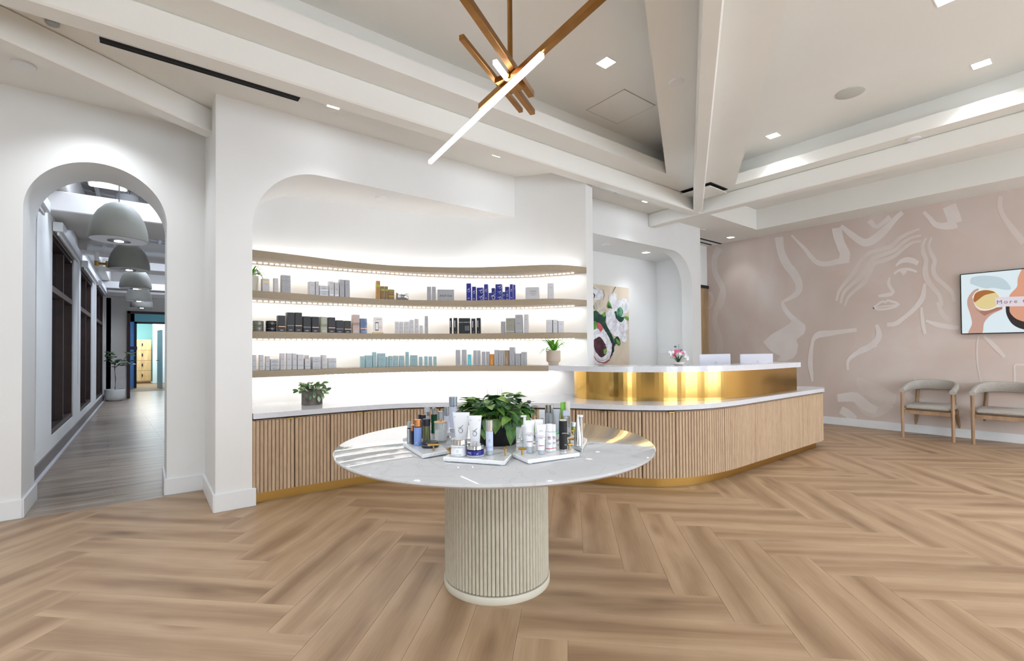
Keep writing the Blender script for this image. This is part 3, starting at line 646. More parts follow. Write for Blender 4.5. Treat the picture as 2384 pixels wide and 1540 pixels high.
# ================================================================== SHELVES
SZ = {1: 2.20, 2: 1.83, 3: 1.46, 4: 1.10}
NAMES = {1: 'top', 2: 'second', 3: 'third', 4: 'lowest'}
WIN = offset(WC, -.004)
dSH = arclen(SHP)
for k in (1, 2, 3, 4):
    z = SZ[k]
    front = SHP if k < 4 else np.array([at_s(SHP, s)[0] for s in np.linspace(0, sj, 60)])
    t = thing('shelf_board', {1: 'topmost curved taupe shelf, empty, with a lit strip beneath', 2: 'second curved taupe shelf from the top, carrying white, brown and blue cartons', 3: 'third curved taupe shelf from the top, carrying dark cartons and jars', 4: 'lowest curved taupe shelf, running into the white desk top'}[k], 'shelf', (2.2, 4.6, z-.06))
    bk = [tuple(p) for p in offset(WC, .002) if p[0] > .716] if k < 4 else [tuple(p) for p in offset(WC, .002) if .716 < p[0] < pj[0]+.22]
    MB().prism([local(t, p) for p in front]+[local(t, p) for p in bk[::-1]], 0, .06).build('board', SHELF, t)
    # led tape under the board near the wall
    LP = offset(WC, -.10); L0, L1 = .32, arclen(LP)[-1]-.06
    if k == 4: L1 = s_at_px(LP, 1300, 1.0) or L1
    lb = MB(); n = int((L1-L0)/.05)
    for j in range(n):
        p, tt = at_s(LP, L0+(j+.5)*.05); lb.box((p[0]-2.2, p[1]-4.6, -.006), (.034, .012, .007), math.atan2(tt[1], tt[0]), bev=.002)
    stuff(lb.build('led_tape', LED, t))
    for j in range(11):
        s0 = L0+(L1-L0)*(j+.5)/11; p, tt = at_s(LP, s0); nrm = np.array([-tt[1], tt[0]])
        q0 = p+nrm*.02
        lamp('shelf_lamp', 'AREA', (q0[0], q0[1], z-.066), .36, WARM, (L1-L0)/11, .02, aim=(nrm[0]*.25, nrm[1]*.25, -1)).rotation_euler = Matrix(((tt[0], nrm[0], 0), (tt[1], nrm[1], 0), (0, 0, 1))).to_euler()
LP = offset(WC, -.06)
for j in range(10):
    s0 = .35+(arclen(LP)[-1]-.45)*(j+.5)/10; p, tt = at_s(LP, s0); nrm = np.array([-tt[1], tt[0]])
    l = lamp('shelf_lamp', 'AREA', (p[0], p[1], SZ[1]+.006), .30, WARM, (arclen(LP)[-1]-.4)/10, .02)
    l.rotation_euler = Matrix(((tt[0], -nrm[0], 0), (tt[1], -nrm[1], 0), (0, 0, -1))).to_euler()
    
# ================================================================== ROUND TABLE
TC = F0*2.655+R0*(-.0927)
tb = thing('round_table', 'large round table with a white marble top on a fluted cream drum base', 'table', (TC[0], TC[1], 0))
MB().lathe([(.80, .735), (.846, .740), (.856, .750), (.856, .757), (.850, .762)], 128).build('table_top', MARBLE, tb, True)
MB().lathe([(.283, .035), (.272, .04), (.272, .735)], 96).build('drum_core', mat('drum_core', (150, 142, 126), .8), tb, True)
MB().lathe([(.291, 0), (.293, .004), (.293, .034), (.290, .038)], 96).build('plinth', mat('plinth_cream', (208, 202, 186), .6), tb, True)
sm = MB().prism([(-.0092, .008), (-.0092, -.004), (-.0066, -.008), (-.003, -.0095), (.003, -.0095), (.0066, -.008), (.0092, -.004), (.0092, .008)], .045, .735).mesh('slat', CREAMV)
for k in range(86):
    a = 2*PI*k/86; link('slat', sm, tb, (.278*math.cos(a), .278*math.sin(a), 0), a+PI/2)

# ================================================================== HALL BEHIND THE ARCH
XL = -.86; HT = 3.95
hw = lambda s, ox, oy: (lambda x, y: (60+x/s, oy+y/s))
c4 = lambda x, y: (60+x/5.133, 340+y/5.133)
c5 = lambda x, y: (60+x/5.133, 560+y/5.133)
c6 = lambda x, y: (60+x/5.133, 840+y/5.133)
wins = []
for lb, rb, lt, rt in ((c6(305, 885), c6(565, 690), c4(320, 1015), c5(570, 240)), (c6(650, 610), c6(785, 510), c5(655, 320), c5(792, 500)), (c6(840, 470), c6(930, 400), c5(848, 545), c5(938, 665))):
    a, b_ = onx(*lb, XL), onx(*rb, XL); t1, t2 = onx(*lt, XL), onx(*rt, XL)
    wins.append((a.y, min(b_.y, 16.9), (a.z+b_.z)/2, (t1.z+t2.z)/2))
wins = [(5.9, 6.75, wins[0][2], wins[0][3])]+wins
struct(plate('wall_hall_left', [(5.8, 0), (17.1, 0), (17.1, HT), (5.8, HT)], [[(a, z0), (b_, z0), (b_, z1), (a, z1)] for a, b_, z0, z1 in wins], XL-.16, XL, WALL, axis='x'))
for i, (a, b_, z0, z1) in enumerate(wins):
    wd = struct(thing('window_%d' % (i+1), 'x', 'x', (XL-.08, (a+b_)/2, z0)))
    del wd['label']; del wd['category']
    hgt = z1-z0; ln = b_-a; f = MB()
    for yy in (-ln/2+.035, ln/2-.035): f.box((0, yy, hgt/2), (.13, .07, hgt))
    f.box((0, 0, .035), (.13, ln, .07)).box((0, 0, hgt-.035), (.13, ln, .07)); f.build('window_frame', DWOOD, wd)
    MB().box((.02, 0, 2.06-z0), (.10, ln-.14, .075)).build('transom', mat('transom_brown', (92, 70, 62), .45), wd)
    MB().box((0, .08*ln, hgt/2), (.11, .055, hgt-.14)).build('mullion', DWOOD, wd)
    MB().box((-.03, 0, hgt/2), (.012, ln-.14, hgt-.14)).build('pane', WGLASS, wd)
    sb = thing('roller_shade', ['white roller shade box over the nearest sliver of hall window', 'white roller shade box above the nearest full hall window', 'white roller shade box above the middle hall window', 'white roller shade box above the farthest hall window'][i], 'window shade', (XL+.05, (a+b_)/2, z1+.06))
    MB().box((0, 0, 0), (.09, ln+.1, .11), bev=.004).build('cassette', TRIM, sb)
    MB().box((0, 0, -.075), (.02, ln, .04)).build('hem_bar', TRIM, sb)
    if i: MB().tube([(.0, ln/2+.02, 0), (0, ln/2+.02, -2.0)], .004, 5).build('pull_chain', TRIM, sb)
hbm = MB().box((XL+.008, 11.45, .07), (.016, 11.3, .14)); hbm.box((XL+.03, 11.45, .006), (.03, 11.3, .012), mi=1)
struct(hbm.build('baseboard_hall', [mat('hall_base_grey', (120, 112, 108), .5), mat('floor_edge', (205, 205, 212), .4)]))
EY = 17.1; dz = ony(*c5(1215, 845), EY).z; dxl = ony(*c5(1215, 845), EY).x
struct(plate('wall_hall_end', [(XL-.2, 0), (dxl, 0), (dxl, dz), (1.05, dz), (1.05, 0), (2.1, 0), (2.1, HT), (XL-.2, HT)], [], EY, EY+.15, mat('hall_end_paint', (214, 210, 204), .7), axis='y'))
struct(MB().box((1.95, 11.4, HT/2), (.14, 11.3, HT)).build('wall_hall_right', WALL))
dr = struct(thing('door_1', '', '', (dxl, EY, 0))); del dr['label']; del dr['category']
MB().box((.03, -.02, dz/2), (.07, .06, dz)).box((.70, -.02, dz-.035), (1.4, .06, .07)).box((1.36, -.02, dz/2), (.07, .06, dz)).build('door_frame', DWOOD, dr)
hc_ = MB().box((.55, 11.4, HT+.04), (3.2, 11.5, .08)); struct(hc_.build('ceiling_hall', mat('hall_deck', (176, 172, 172), .7)))
rbm = MB()
for k in range(26): rbm.box((.4, 6.1+k*.42, HT-.012), (3.2, .03, .03), .35)
for k in range(3): rbm.box((-.6+k*.9, 11.4, HT-.03), (.05, 11.2, .05), 0)
stuff(rbm.build('deck_rib', TRIM, hc_ and bpy.data.objects['ceiling_hall']))
HB = mat('hall_beam', (214, 210, 206), .6)
for i, (y0, y1, z0, z1) in enumerate(((7.4, 8.5, 2.90, 3.13), (10.6, 11.2, 3.0, 3.24), (13.6, 14.3, 3.16, 3.34), (16.2, 16.7, 2.98, 3.16))):
    struct(MB().box((.53, (y0+y1)/2, (z0+z1)/2), (2.9, y1-y0, z1-z0), bev=.01).build('trim_%d' % (5+i), HB))
struct(MB().box((XL+.08, 11.4, 3.42), (.16, 11.4, .5), bev=.01).build('trim_9', HB))
# vestibule and locker room beyond the far door
TEAL = mat('teal_paint', (140, 190, 192), .7); BLUE = mat('blue_paint', (110, 160, 220), .7)
y2 = 22.0; ix = ony(*c5(1300, 975), y2).x; iz = ony(*c5(1300, 975), y2).z
struct(MB().box((ix-.5, (EY+y2)/2, 1.4), (.1, y2-EY, 2.8)).box((ix-.22, y2, 1.4), (.44, .1, 2.8)).build('wall_vestibule_left', BLUE))
struct(MB().box((.6, y2, (iz+2.9)/2), (2.2, .1, 2.9-iz)).box((1.6, 19.6, 1.4), (.1, 5, 2.8)).build('wall_vestibule_top', TEAL))
struct(MB().box((.4, 21.4, 2.9), (3.4, 8.8, .1)).build('ceiling_vestibule', CEIL))
dr2 = struct(thing('door_2', '', '', (ix, y2, 0))); del dr2['label']; del dr2['category']
MB().box((.03, -.07, iz/2), (.07, .06, iz)).box((.55, -.07, iz-.03), (1.1, .06, .07)).build('door_frame', mat('black_frame', (24, 22, 24), .5), dr2)
lf = MB().box((.04, 0, 1.05), (.05, .8, 2.1)).build('door_leaf', mat('door_grey', (150, 170, 178), .4), dr2, loc=(.69, -.55, 0), rz=.12)
MB().tube([(-.02, -.3, 1.0), (-.09, -.3, 1.0), (-.09, -.18, 1.0)], .012, 6).build('lever', mat('lever_black', (30, 30, 32), .4), lf)
struct(MB().box((.6, 26.0, 1.4), (3.4, .1, 2.8)).build('wall_locker_room', TEAL)); struct(MB().box((.75, 24.9, 1.4), (.9, .08, 2.8)).build('wall_locker_room_side', mat('pale_wall', (226, 236, 240), .6)))
struct(MB().box((1.5, 24, 1.4), (.1, 4, 2.8)).box((-.9, 24, 1.4), (.1, 4, 2.8)).build('wall_locker_room_ends', TEAL))
lz = ony(*c5(1310, 1185), 25.2).z; lx0, lx1 = ony(*c5(1310, 1185), 25.2).x, ony(*c5(1500, 1185), 25.2).x
lk = thing('locker_unit', 'tall pale wood locker unit seen through the far doorway', 'lockers', ((lx0+lx1)/2, 25.4, 0))
MB().box((0, 0, lz/2+.03), (lx1-lx0, .4, lz-.06)).build('body', LOCKW, lk); MB().box((0, .01, .04), (lx1-lx0-.02, .38, .08)).build('plinth', mat('plinth_brown', (150, 112, 74), .6), lk)
w1 = (lx1-lx0)
for r in range(4):
    hh = (lz-.12)/4
    for cc, (xa, xb) in enumerate(((-.5, -.12), (-.12, .5))):
        d = MB().box(((xa+xb)/2*w1, -.208, .1+hh*(r+.5)), ((xb-xa)*w1-.01, .016, hh-.012)).build('locker_door', LOCKW, lk)
        if cc: MB().box((-.06*w1, -.225, .1+hh*(r+.55)), (.04, .02, .1)).build('lock', mat('lock_dark', (50, 40, 40), .4), d)
lamp('locker_lamp', 'AREA', (.2, 24.2, 2.8), 70, (1, .98, .95), 1, 1); lamp('vestibule_lamp', 'AREA', (.3, 19.6, 2.8), 22, COOL, .8, .8)
# pendants
PEND = mat('pendant_shell', (150, 150, 138), .6, noise=(2, (138, 136, 128), .4, .6)); PIN = mat('pendant_inside', (238, 240, 246), .5)
pnames = ['nearest and largest of the five grey dome pendants in the hall', 'second grey dome pendant along the hall', 'middle one of the five grey dome pendants in the hall', 'fourth grey dome pendant along the hall', 'farthest and smallest of the five grey dome pendants in the hall']
for i, (px, yb) in enumerate(((277, 560), (301, 628), (316, 672), (323, 701), (330, 717))):
    yy = 6.6+2.6*i
    if i == 4: yy = 16.4
    p = ony(px, yb, yy); r = .253
    t = thing('dome_pendant', pnames[i], 'pendant light', (p.x, p.y, p.z), group='dome pendants down the hall')
    prof = [(r*.985, 0), (r, .01), (r*.99, .07), (r*.95, .14), (r*.86, .22), (r*.70, .30), (r*.48, .365), (r*.24, .40), (r*.06, .413)]
    MB().lathe(prof, 36).build('shade', PEND, t, True)
    MB().lathe([(r*.97, -.002), (r*.9, .001)], 36).build('shade_lining', PIN, t, True)
    MB().lathe([(.10, -.012), (.10, .0), (.09, .004)], 20).build('reflector', CHROME, t, True)
    MB().lathe([(.04, -.016), (.04, -.01)], 16).build('bulb', PANELLIGHT, t)
    MB().tube([(0, 0, .41), (0, 0, HT-p.z)], .006, 6).build('cord', mat('cord_grey', (120, 120, 120), .5), t)
    lamp('pendant_lamp', 'SPOT', (p.x, p.y, p.z-.03), 8, COOL, .08, spot=2.4, blend=.8)
t = thing('drum_reflection', 'small white drum shape standing for a reflection above the nearest dome pendant', 'pendant light', (-.20, 9.0, 3.32))
MB().lathe([(.17, 0), (.13, .28)], 24).build('shade', mat('drum_white', (214, 214, 214), .5), t, True); MB().tube([(0, 0, .28), (0, 0, HT-3.32)], .006, 6).build('cord', MATS['cord_grey'], t)  # solid drum and cord built in place of a reflection
a, b_ = onz(*c4(725, 405), 3.16), onz(*c4(1210, 490), 3.16)
t = thing('strip_light', 'bright louvred strip light at the crown of the arch opening', 'ceiling light', ((a.x+b_.x)/2, a.y+.12, 3.16))
MB().box((0, 0, .02), (abs(b_.x-a.x), .26, .03), bev=.004).build('housing', TRIM, t)
MB().box((0, 0, .002), (abs(b_.x-a.x)-.03, .23, .004)).build('diffuser', mat('strip_glow', (255, 255, 255), .5, emit=((240, 246, 255), 3)), t)
for k in range(7): MB().box((-.15+k*.05, 0, -.001), (.004, .23, .006)).build('louvre', TRIM, t)
MB().box((0, 0, (HT-3.16)/2+.03), (.02, .02, HT-3.2)).build('hanger', TRIM, t)
DUSK = (.72, .82, 1)
lamp('hall_dusk_fill', 'AREA', (.2, 7.0, HT-.15), 26, DUSK, 1.2, .5); lamp('hall_dusk_fill', 'AREA', (.4, 12.0, HT-.15), 42, DUSK, 1.2, .5); lamp('hall_dusk_fill', 'AREA', (.4, 15.4, HT-.15), 30, DUSK, 1.0, .5)  # added fill without fittings; its blue stands in for dusk from the windows
t = thing('duct_pipe', 'white pipe run crossing the hall under the ceiling deck', 'pipe', (.3, 11.4, 3.02))
p0 = ony(203, 578, 10.5)
t.location = (p0.x, 10.5, p0.z)
MB().tube([(0, 0, 0), (2.4, 0, 0)], .055, 12).build('pipe', TRIM, t, True)
for k in range(3): MB().tube([(.02+k*.17, 0, 0), (.08+k*.17, 0, 0)], .072, 12).build('coupling', TRIM, t, True)
MB().tube([(.12, 0, -.05), (.12, 0, -.2)], .03, 8).build('branch', TRIM, t, True)
MB().tube([(.12, 0, -.2), (.12, 0, -.28)], .032, 8).tube([(.12, 0, -.24), (.24, 0, -.24)], .02, 8).tube([(.25, 0, -.19), (.25, 0, -.29)], .018, 8).build('brass_valve', BRASS2, t, True)
MB().tube([(.35, 0, .07), (.35, 0, HT-p0.z)], .01, 6).build('hanger', TRIM, t)
# fig tree
def leaf_mesh(name, m, kind='heart', L=1., W=.8):
    if kind == 'heart': o = [(0, -.06), (.16, -.14), (.36, -.10), (.47, .10), (.44, .34), (.30, .60), (.14, .82), (0, 1.0)]
    elif kind == 'oval': o = [(0, 0), (.16, .10), (.30, .32), (.34, .55), (.26, .78), (.12, .93), (0, 1.0)]
    else: o = [(0, 0), (.08, .12), (.11, .4), (.10, .7), (.05, .9), (0, 1.0)]
    n = len(o); v = []; f = []
    for i, (x, y) in enumerate(o):
        dz = -.16*y*y
        for s_ in (-1, -.5, 0, .5, 1): v.append((x*s_*W, y*L, (dz+abs(x*s_)*.28-.05*abs(s_))*L if x > 0 else dz*L))
    for i in range(n-1):
        for k in range(4): f.append((i*5+k, i*5+k+1, (i+1)*5+k+1, (i+1)*5+k))
    me = bpy.data.meshes.new(name); me.from_pydata(v, [], f); me.materials.append(m); me.polygons.foreach_set('use_smooth', [True]*len(f)); me.update(); return me
def leafmat(name, a, b_, c_, rough=.35):
    m = bpy.data.materials.new(name); m.use_nodes = True; nt = m.node_tree; N = nt.nodes; L = nt.links; b = N['Principled BSDF']; b.inputs['Roughness'].default_value = rough
    oi = N.new('ShaderNodeObjectInfo'); tc = N.new('ShaderNodeTexCoord'); n = N.new('ShaderNodeTexNoise'); n.inputs['Scale'].default_value = 1.8; L.new(tc.outputs['Object'], n.inputs[0])
    ad = N.new('ShaderNodeMath'); ad.operation = 'MULTIPLY_ADD'; ad.inputs[1].default_value = .55; L.new(oi.outputs['Random'], ad.inputs[0])
    mu_ = N.new('ShaderNodeMath'); mu_.operation = 'MULTIPLY'; mu_.inputs[1].default_value = .5; L.new(n.outputs['Fac'], mu_.inputs[0]); L.new(mu_.outputs[0], ad.inputs[2])
    r = N.new('ShaderNodeValToRGB'); e = r.color_ramp.elements; e[0].position = .25; e[0].color = (*lin(a), 1); e[1].position = .85; e[1].color = (*lin(c_), 1); k = e.new(.6); k.color = (*lin(b_), 1)
    L.new(ad.outputs[0], r.inputs[0]); L.new(r.outputs[0], b.inputs['Base Color']); b.inputs['Subsurface Weight'].default_value = 0; return m
LG = leafmat('pothos_leaf', (34, 72, 34), (58, 108, 44), (150, 184, 84)); LG2 = leafmat('bright_leaf', (52, 128, 34), (92, 172, 48), (150, 205, 80)); LG3 = leafmat('fig_leaf', (30, 52, 36), (48, 76, 46), (80, 104, 60)); LG4 = leafmat('hoya_leaf', (40, 84, 42), (88, 124, 70), (206, 214, 176))
def put_leaf(me, parent, loc, dirv, up, size, name='leaf'):
    d = Vector(dirv).normalized(); u = Vector(up); x = d.cross(u); x = x.normalized() if x.length > 1e-3 else Vector((1, 0, 0)); z = x.cross(d).normalized()
    o = bpy.data.objects.new(name, me); C.objects.link(o); o.parent = parent
    M = Matrix(((x.x, d.x, z.x), (x.y, d.y, z.y), (x.z, d.z, z.z))).to_4x4(); M.translation = Vector(loc); o.matrix_local = M @ Matrix.Scale(size, 4); return o
ft = thing('potted_fig_tree', 'small fig tree in a white bowl pot at the far end of the hall', 'potted plant', (-.60, 16.5, 0))
MB().lathe([(.14, 0), (.19, .03), (.215, .10), (.22, .28), (.215, .31), (.20, .31), (.195, .26)], 28).build('pot', mat('pot_white', (226, 226, 222), .5), ft, True)
MB().lathe([(.19, .25), (.19, .27)], 20).build('soil', mat('soil', (60, 46, 36), .9), ft)
MB().tube([(0, 0, .26), (.01, 0, .6), (-.01, 0, .9), (.02, 0, 1.1)], .012, 6).tube([(0, 0, .9), (.15, 0, 1.05), (.3, 0, 1.3)], .008, 5).tube([(0, 0, .95), (-.12, .02, 1.15), (-.15, 0, 1.3)], .008, 5).tube([(0, 0, .88), (.12, 0, .98)], .007, 5).build('trunk', mat('bark', (130, 118, 100), .8), ft, True)
fm = leaf_mesh('leaf', LG3, 'oval')
rg = random.Random(3)
for k in range(46):
    c_ = rg.choice([(.28, 1.28), (.34, 1.2), (-.12, 1.22), (0, 1.12), (.12, 1.0), (.1, 1.02), (-.08, .98), (.2, .98), (.26, 1.0)])
    a = rg.uniform(0, 2*PI); put_leaf(fm, ft, (c_[0]+rg.uniform(-.05, .05), rg.uniform(-.08, .08), c_[1]+rg.uniform(-.07, .09)), (math.cos(a), math.sin(a)*.6, rg.uniform(-.35, .35)), (rg.uniform(-.4, .4), -.5, 1), rg.uniform(.10, .15))
t = thing('camera_dome', 'small white security camera on the hall end wall', 'camera', ony(252, 667, 16.9)); MB().lathe([(.05, -.03), (.06, 0), (.05, .03)], 14).build('housing', TRIM, t, True); MB().lathe([(.025, -.036), (.02, -.03)], 10, (.0, 0, 0)).build('lens', BLACK, t)
tag(MB().box((0, 0, 0), (.18, .02, .09)).build('door_sign', mat('sign_dark', (60, 40, 80), .5), None, loc=ony(310, 811, 17.05)), 'small dark sign plate beside the far hall doorway', 'sign')

# ================================================================== CORRIDOR DOOR, ALCOVE, PAINTING
dA = ony(1650.5, 667, YN); dw = .95
dr3 = struct(thing('door_3', '', '', (dA.x-dw, YN-.01, 0))); del dr3['label']; del dr3['category']
MB().box((dw-.025, -.01, dA.z/2), (.05, .03, dA.z)).box((.025, -.01, dA.z/2), (.05, .03, dA.z)).box((dw/2, -.01, dA.z-.03), (dw, .03, .06)).build('door_frame', MATS['black_frame'], dr3)
MB().box((dw/2, .0, (dA.z-.06)/2), (dw-.1, .02, dA.z-.06)).build('door_leaf', DOORW, dr3)
YB = 5.195
pt = thing('flower_painting', 'tall canvas of white flowers with dark green leaves hung in the reception alcove', 'painting', (6.1, YB-.03, 1.6))
pa, pb = ony(1352, 661, YB-.035), ony(1463.5, 671, YB-.035)
zt = pb.z; zb = ony(1463, 852, YB-.035).z-.02; PXL = pa.x-.1
MB().box(((PXL+pb.x)/2-6.1, 0.012, (zt+zb)/2-1.6), (pb.x-PXL, .035, zt-zb), bev=.002).build('canvas', mat('canvas_beige', (222, 208, 190), .8, noise=(3, (214, 198, 178), .4, .6)), pt)
pf = lambda x, y: (1360+x/6.693, 640+y/6.693)
pcols = [mat('paint_white', (236, 236, 238), .6, noise=(14, (206, 208, 216), .42, .62)), mat('paint_cream', (214, 206, 190), .6, noise=(12, (184, 178, 164), .4, .6)), mat('paint_dark_green', (20, 52, 46), .6, noise=(10, (30, 90, 60), .45, .7)), mat('paint_green', (62, 134, 60), .6, noise=(10, (120, 168, 62), .4, .65)), mat('paint_plum', (52, 26, 40), .6, noise=(10, (90, 40, 56), .4, .6)), mat('paint_lilac', (196, 186, 204), .6, noise=(12, (222, 220, 228), .4, .6)), mat('paint_pink', (196, 92, 104), .6), mat('paint_navy', (26, 34, 58), .6), mat('paint_mint', (110, 176, 140), .6, noise=(12, (40, 130, 80), .4, .6))]
PP = MB(); lay = [0]
def patch(pts, mi, smooth=True, rag=0.):
    lay[0] += 1; pl = YB-.040-.00025*lay[0]
    q_ = [pf(*p) for p in pts]
    if smooth:
        q_ = q_+[q_[0]]; sp = spline(q_, 3.)[:-1]; q_ = [tuple(p) for p in sp]
    rr = random.Random(lay[0]); 
    if rag: q_ = [(x+rr.uniform(-rag, rag), y+rr.uniform(-rag, rag)) for x, y in q_]
    P = []
    for x, y in q_:
        v = ony(x, y, pl); P.append((min(max(v.x, PXL), pb.x)-6.1, pl-(YB-.03), min(max(v.z, zb), zt)-1.6))
    PP.add(P, [tuple(range(len(P)))], mi)
def brush(pts, wd, mi):
    lay[0] += 1; pl = YB-.040-.00025*lay[0]
    tmp = MB(); ribbon(tmp, [pf(*p) for p in pts], [a/6.693 for a in wd], lambda x, y: ony(x, y, pl), mi, 2.)
    PP.add([(min(max(v[0], PXL), pb.x)-6.1, v[1]-(YB-.03), min(max(v[2], zb), zt)-1.6) for v in tmp.v], tmp.f, mi)
patch([(-60, 200), (100, 180), (170, 210), (240, 230), (310, 280), (300, 400), (260, 480), (320, 520), (340, 600), (240, 660), (160, 600), (90, 560), (-60, 500)], 1, rag=.5)
patch([(90, 200), (180, 200), (280, 260), (300, 340), (230, 390), (150, 380), (100, 300)], 0, rag=.5)
patch([(160, 400), (240, 390), (290, 450), (260, 510), (190, 520), (150, 460)], 1, rag=.4)
patch([(90, 600), (180, 560), (260, 620), (350, 640), (330, 740), (400, 880), (440, 980), (430, 1100), (470, 1160), (420, 1280), (390, 1250), (380, 1050), (320, 860), (220, 760), (120, 700)], 2, rag=.7)
patch([(100, 760), (170, 720), (200, 800), (150, 880), (90, 900)], 3, rag=.6); patch([(270, 620), (330, 580), (320, 660)], 3, rag=.4)
patch([(375, 410), (440, 510), (350, 500)], 3, False, .4); patch([(360, 520), (380, 470), (440, 524)], 2, False)
patch([(380, 320), (440, 290), (500, 300), (510, 400), (560, 390), (640, 370), (690, 430), (690, 560), (600, 640), (480, 620), (440, 520), (400, 430)], 0, rag=.6)
patch([(340, 600), (420, 530), (490, 600), (600, 640), (660, 720), (690, 820), (660, 900), (665, 1030), (600, 1045), (520, 960), (470, 960), (430, 910), (370, 820), (340, 700)], 0, rag=.7)
patch([(440, 640), (500, 620), (520, 720), (470, 880), (440, 800)], 5, rag=.4); patch([(560, 760), (620, 780), (620, 900), (590, 940), (550, 860)], 5, rag=.4)
patch([(515, 540), (560, 500), (600, 540), (600, 620), (560, 670), (510, 630)], 8); patch([(470, 580), (500, 560), (520, 640), (600, 660), (640, 650), (600, 720), (560, 740), (500, 680)], 2, rag=.5)
patch([(600, 670), (660, 645), (692, 660), (692, 720), (650, 690)], 3, rag=.4); brush([(490, 190), (460, 250), (432, 302)], [8, 6, 3], 7)
patch([(60, 920), (180, 850), (300, 860), (380, 960), (430, 1100), (420, 1250), (380, 1350), (250, 1395), (120, 1370), (60, 1250), (40, 1050)], 0, rag=.7)
patch([(200, 745), (250, 760), (290, 830), (260, 890), (215, 830)], 6, rag=.4)
patch([(150, 1010), (240, 970), (300, 1030), (345, 1130), (340, 1240), (270, 1290), (200, 1230), (150, 1120)], 4, rag=.7)
patch([(300, 1170), (345, 1150), (340, 1240), (310, 1240)], 3, rag=.3)
brush([(100, 1180), (170, 1290), (280, 1340), (380, 1280), (410, 1200)], [10, 18, 20, 16, 8], 5); brush([(130, 1230), (200, 1340), (300, 1370), (380, 1330), (420, 1290)], [6, 12, 14, 14, 8], 6)
brush([(110, 950), (160, 900), (280, 900), (350, 980), (390, 1080)], [8, 14, 16, 14, 8], 5); brush([(200, 1360), (320, 1375), (400, 1330)], [4, 10, 8], 4)
patch([(430, 940), (470, 1000), (520, 960), (565, 1050), (550, 1110), (500, 1070), (480, 1120), (440, 1040)], 2, rag=.5); patch([(430, 940), (470, 1010), (465, 1060), (440, 1030)], 3); patch([(490, 990), (540, 1030), (560, 1100), (510, 1060)], 3, rag=.4)
brush([(400, 900), (450, 1050), (450, 1180), (400, 1300)], [12, 26, 26, 10], 7); brush([(300, 240), (312, 320), (290, 400)], [3, 5, 3], 7); brush([(95, 190), (150, 205), (215, 240)], [10, 6, 3], 7); brush([(130, 280), (165, 320), (150, 370)], [12, 14, 6], 4); brush([(90, 470), (140, 480), (160, 540)], [20, 20, 6], 2)
brush([(540, 520), (530, 600), (545, 650)], [4, 5, 3], 2); brush([(575, 520), (575, 600), (560, 650)], [3, 4, 3], 0)
PP.build('painted_flowers', pcols, pt)
# wall controls in the alcove (on the plane x=7.44)
t = thing('thermostat', 'white thermostat with a round dial on the alcove side wall', 'thermostat', onx(1573.5, 815, 7.44))
MB().box((-.008, 0, 0), (.016, .125, .19), bev=.003).build('plate', TRIM, t); MB().box((-.018, 0, .055), (.004, .04, .025)).build('display', mat('display_grey', (90, 100, 130), .3), t)
dd = MB().lathe([(.034, -.002), (.036, 0), (.03, .004)], 24).build('dial', mat('dial_rim', (170, 172, 178), .4), t); dd.rotation_euler = (0, -PI/2, 0); dd.location = (-.017, 0, -.03)
tag(MB().box((-.006, 0, 0), (.012, .10, .055), bev=.002).build('wall_screen', mat('screen_blue', (120, 134, 186), .3), None, loc=onx(1588.5, 818, 7.44)), 'small blue wall display right of the thermostat', 'display')
tag(MB().box((-.004, 0, 0), (.008, .26, .11), bev=.002).build('blank_plate', TRIM, None, loc=onx(1552, 817, 7.44)), 'blank white wall plate left of the thermostat', 'wall plate')

# ================================================================== MONITORS
MONW = mat('monitor_shell', (214, 214, 226), .4)
for px0, px1, yt, tw, lb in ((1628, 1699.5, 825, 0., 'white desktop monitor seen from behind, nearer the alcove wall'), (1731, 1791, 824.5, -.12, 'white desktop monitor seen from behind, nearer the pink wall')):
    yy = 2.95; a, b_ = ony(px0, yt, yy), ony(px1, yt, yy); m_ = (a+b_)/2; wv = (b_-a).length
    zt2 = m_.z; t = thing('desktop_monitor', lb, 'monitor', (m_.x, m_.y, .76), tw)
    hh = min(.38, zt2-.76-.10)
    MB().box((0, 0, zt2-.76-hh/2), (wv, .014, hh), bev=.004).build('display_shell', MONW, t)
    MB().box((0, .008, zt2-.76-hh/2), (wv-.02, .002, hh-.02)).build('screen', BLACK, t)
    MB().box((0, .05, .10), (.12, .006, .2)).box((0, .03, .004), (.13, .16, .008)).build('stand', SILVER, t)
    emb = MB().tube([(.022*math.cos(2*PI*k/20), -.0085, .026*math.sin(2*PI*k/20)) for k in range(21)], .0012, 5).build('emblem', mat('emblem_grey', (150, 150, 165), .4), t); emb.location = (0, 0, zt2-.76-.115)
    if not tw: pass

# ================================================================== TELEVISION
XT = XM-.06
tA, tB = onx(2234.7, 639, XT), onx(2237, 779, XT)
yl = (tA.y+tB.y)/2; z1_, z0_ = tA.z, tB.z; tvh = z1_-z0_; tvw = tvh*16/9+.02
tv = thing('television', 'flat wall television showing a hand holding a bowl, cut by the right edge', 'television', (XT, yl-tvw/2, (z0_+z1_)/2))
MB().box((.02, 0, 0), (.04, tvw, tvh), bev=.004).build('bezel', mat('tv_black', (18, 20, 24), .35), tv)
def em(name, col, s=1.): return mat(name, tuple(c*.25 for c in col), .3, emit=(col, s*.52))
TE = [em('tv_sheet', (226, 240, 246), .95), em('tv_fold', (200, 218, 226), .9), em('tv_skin', (206, 164, 148), .9), em('tv_skin_dark', (176, 122, 104), .9), em('tv_bowl', (236, 236, 228), 1.), em('tv_amber', (176, 108, 52), .9), em('tv_cream', (226, 206, 148), 1.), em('tv_hair', (40, 26, 24), .9), em('tv_banner', (230, 218, 226), .95), em('tv_face', (222, 160, 130), .95)]
